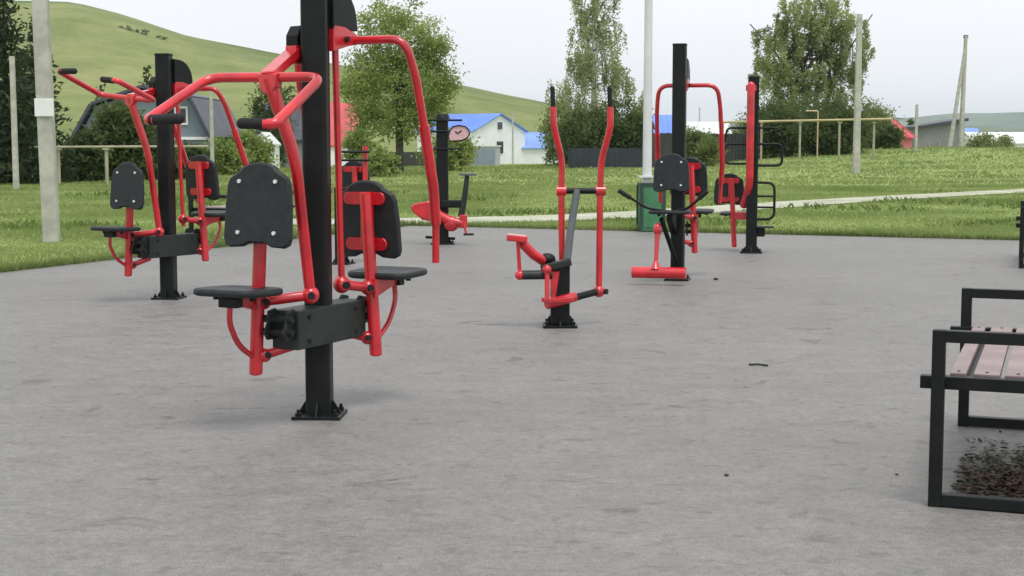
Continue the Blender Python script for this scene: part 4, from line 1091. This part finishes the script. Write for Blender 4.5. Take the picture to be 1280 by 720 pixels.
# grass: real blades near the pavement, tufts farther out
def grass(name, n_, xr, yr, h0, h1, w, material, label, seed, dens=None, lean=0.35):
    rnd = random.Random(seed); vs_, fs = [], []
    k = 0; tries = 0
    while k < n_ and tries < n_ * 6:
        tries += 1
        y = yr[0] + (yr[1] - yr[0]) * rnd.random() ** 1.35
        hw = 0.40 * y + 1.0
        x = rnd.uniform(-hw, hw)
        if inpad(x, y, 0.0) or onpath(x, y): continue
        d = noise.noise(Vector((x * 0.35, y * 0.35, seed)))
        if dens and d < dens: continue
        k += 1
        s_ = (y / 20.0) ** 0.75
        h = rnd.uniform(h0, h1) * (0.55 + 1.1 * max(0, d + 0.3)) * (0.7 + 0.3 * s_)
        a = rnd.uniform(0, PI); ww = w * s_ * rnd.uniform(0.6, 1.3)
        z = tz(x, y) - 0.01
        dx, dy = math.cos(a) * ww, math.sin(a) * ww
        lx, ly = rnd.gauss(0, lean) * h, rnd.gauss(0, lean) * h
        o = len(vs_)
        vs_ += [(x - dx, y - dy, z), (x + dx, y + dy, z), (x + lx + dx * .2, y + ly + dy * .2, z + h), (x + lx * 0.4 - dx * .8, y + ly * 0.4 - dy * .8, z + h * 0.6)]
        fs.append((o, o + 1, o + 2, o + 3))
    MB().add(vs_, fs).build(name, material, label=label, cat='grass', kind='stuff')
grass('grass', 210000, (-1, 1), (14.0, 46.0), 0.025, 0.07, 0.007, M['blade'], 'short meadow grass growing round the pavement', 5)
grass('grass', 60000, (-1, 1), (44.0, 105.0), 0.03, 0.08, 0.018, M['blade'], 'meadow grass of the farther field', 6)
grass('weeds', 5000, (-1, 1), (14.5, 40.0), 0.04, 0.10, 0.016, M['weed'], 'darker broad-leaved weeds in patches in the grass', 8, dens=0.22, lean=0.6)
# edge fringe along the pavement
rnd = random.Random(12); vs_, fs = [], []
for side in (0, 1):
    for _ in range(9000):
        s_ = rnd.random() * (13 if side == 0 else 11)
        e = abs(rnd.gauss(0, 0.10)) - 0.03
        p = PC + (U2 * s_ - U1 * e if side == 0 else U1 * s_ - U2 * e)
        h = rnd.uniform(0.05, 0.13); a = rnd.uniform(0, PI); dx, dy = math.cos(a) * 0.009, math.sin(a) * 0.009
        inw = (U1 if side == 0 else U2) * rnd.gauss(0.02, 0.03)
        o = len(vs_)
        z = -0.03 if e > 0.03 else -0.005
        vs_ += [(p.x - dx, p.y - dy, z), (p.x + dx, p.y + dy, z), (p.x + inw.x + rnd.gauss(0, .02), p.y + inw.y, z + h)]
        fs.append((o, o + 1, o + 2))
MB().add(vs_, fs).build('grass', M['blade'], label='grass fringe along the two edges of the pavement', cat='grass', kind='stuff')
# pale flowerheads in the left grass
rnd = random.Random(14); mb = MB()
for _ in range(130):
    y = rnd.uniform(17, 40); x = rnd.uniform(-0.42 * y, 0.42 * y)
    if inpad(x, y, 0.1) or noise.noise(Vector((x * 0.3, y * 0.3, 9))) < 0.12: continue
    z = tz(x, y) + rnd.uniform(0.05, 0.10); s_ = rnd.uniform(0.008, 0.018)
    mb.add([(x - s_, y, z), (x, y - s_, z), (x + s_, y, z), (x, y + s_, z), (x, y, z + s_ * .8), (x, y, z - s_ * .6)], [(0, 1, 4), (1, 2, 4), (2, 3, 4), (3, 0, 4), (0, 3, 5), (1, 0, 5), (2, 1, 5), (3, 2, 5)])
mb.build('flowers', M['flower'], label='pale flowerheads dotted in the meadow', cat='flowers', kind='stuff')

# small litter on the pavement
def gpix(px, py):
    d = ground_at(px, py); t_ = -CAM_H / d.z
    return Vector((d.x * t_, d.y * t_, 0))
a = gpix(936, 457); b_ = gpix(960, 458)
MB().tube([a + Vector((0, 0, .006)), (a + b_) / 2 + Vector((0, 0.01, .009)), b_ + Vector((0, 0, .005))], 0.006, 7).build('stick', M['stick'], label='dark twig lying on the open pavement', cat='twig')
for px, py, s_, lb in ((895, 350, 0.020, 'dark pebble on the pavement near the foot roller'), (908, 595, 0.008, 'tiny dark pebble on the bare pavement towards the front bench'), (1121, 594, 0.006, 'tiny pebble on the pavement beside the front bench')):
    g_ = gpix(px, py); mb = MB(); mb.ball((0, 0, s_ * 0.55), s_, 8, 5, (1.3, 1, 0.6))
    o = mb.build('pebble', M['stone'], label=lb, cat='pebble', group='pebbles on the pavement'); o.location = g_

# ------------------------------------------------------------------ haze: thin pale summer air over the valley
hz = MB().box((0, 3400, 56), (14000, 7000, 200)).build('haze', M['concrete'], label='thin pale summer haze over the valley', cat='haze', kind='stuff')
hm_ = bpy.data.materials.new('haze_air'); hm_.use_nodes = True
nn, ll = hm_.node_tree.nodes, hm_.node_tree.links
nn.clear()
pv = nn.new('ShaderNodeVolumePrincipled'); pv.inputs['Density'].default_value = 0.00012
pv.inputs['Color'].default_value = (0.80, 0.92, 1.0, 1); pv.inputs['Anisotropy'].default_value = 0.0
oo = nn.new('ShaderNodeOutputMaterial'); ll.new(pv.outputs[0], oo.inputs['Volume'])
hz.data.materials.clear(); hz.data.materials.append(hm_)
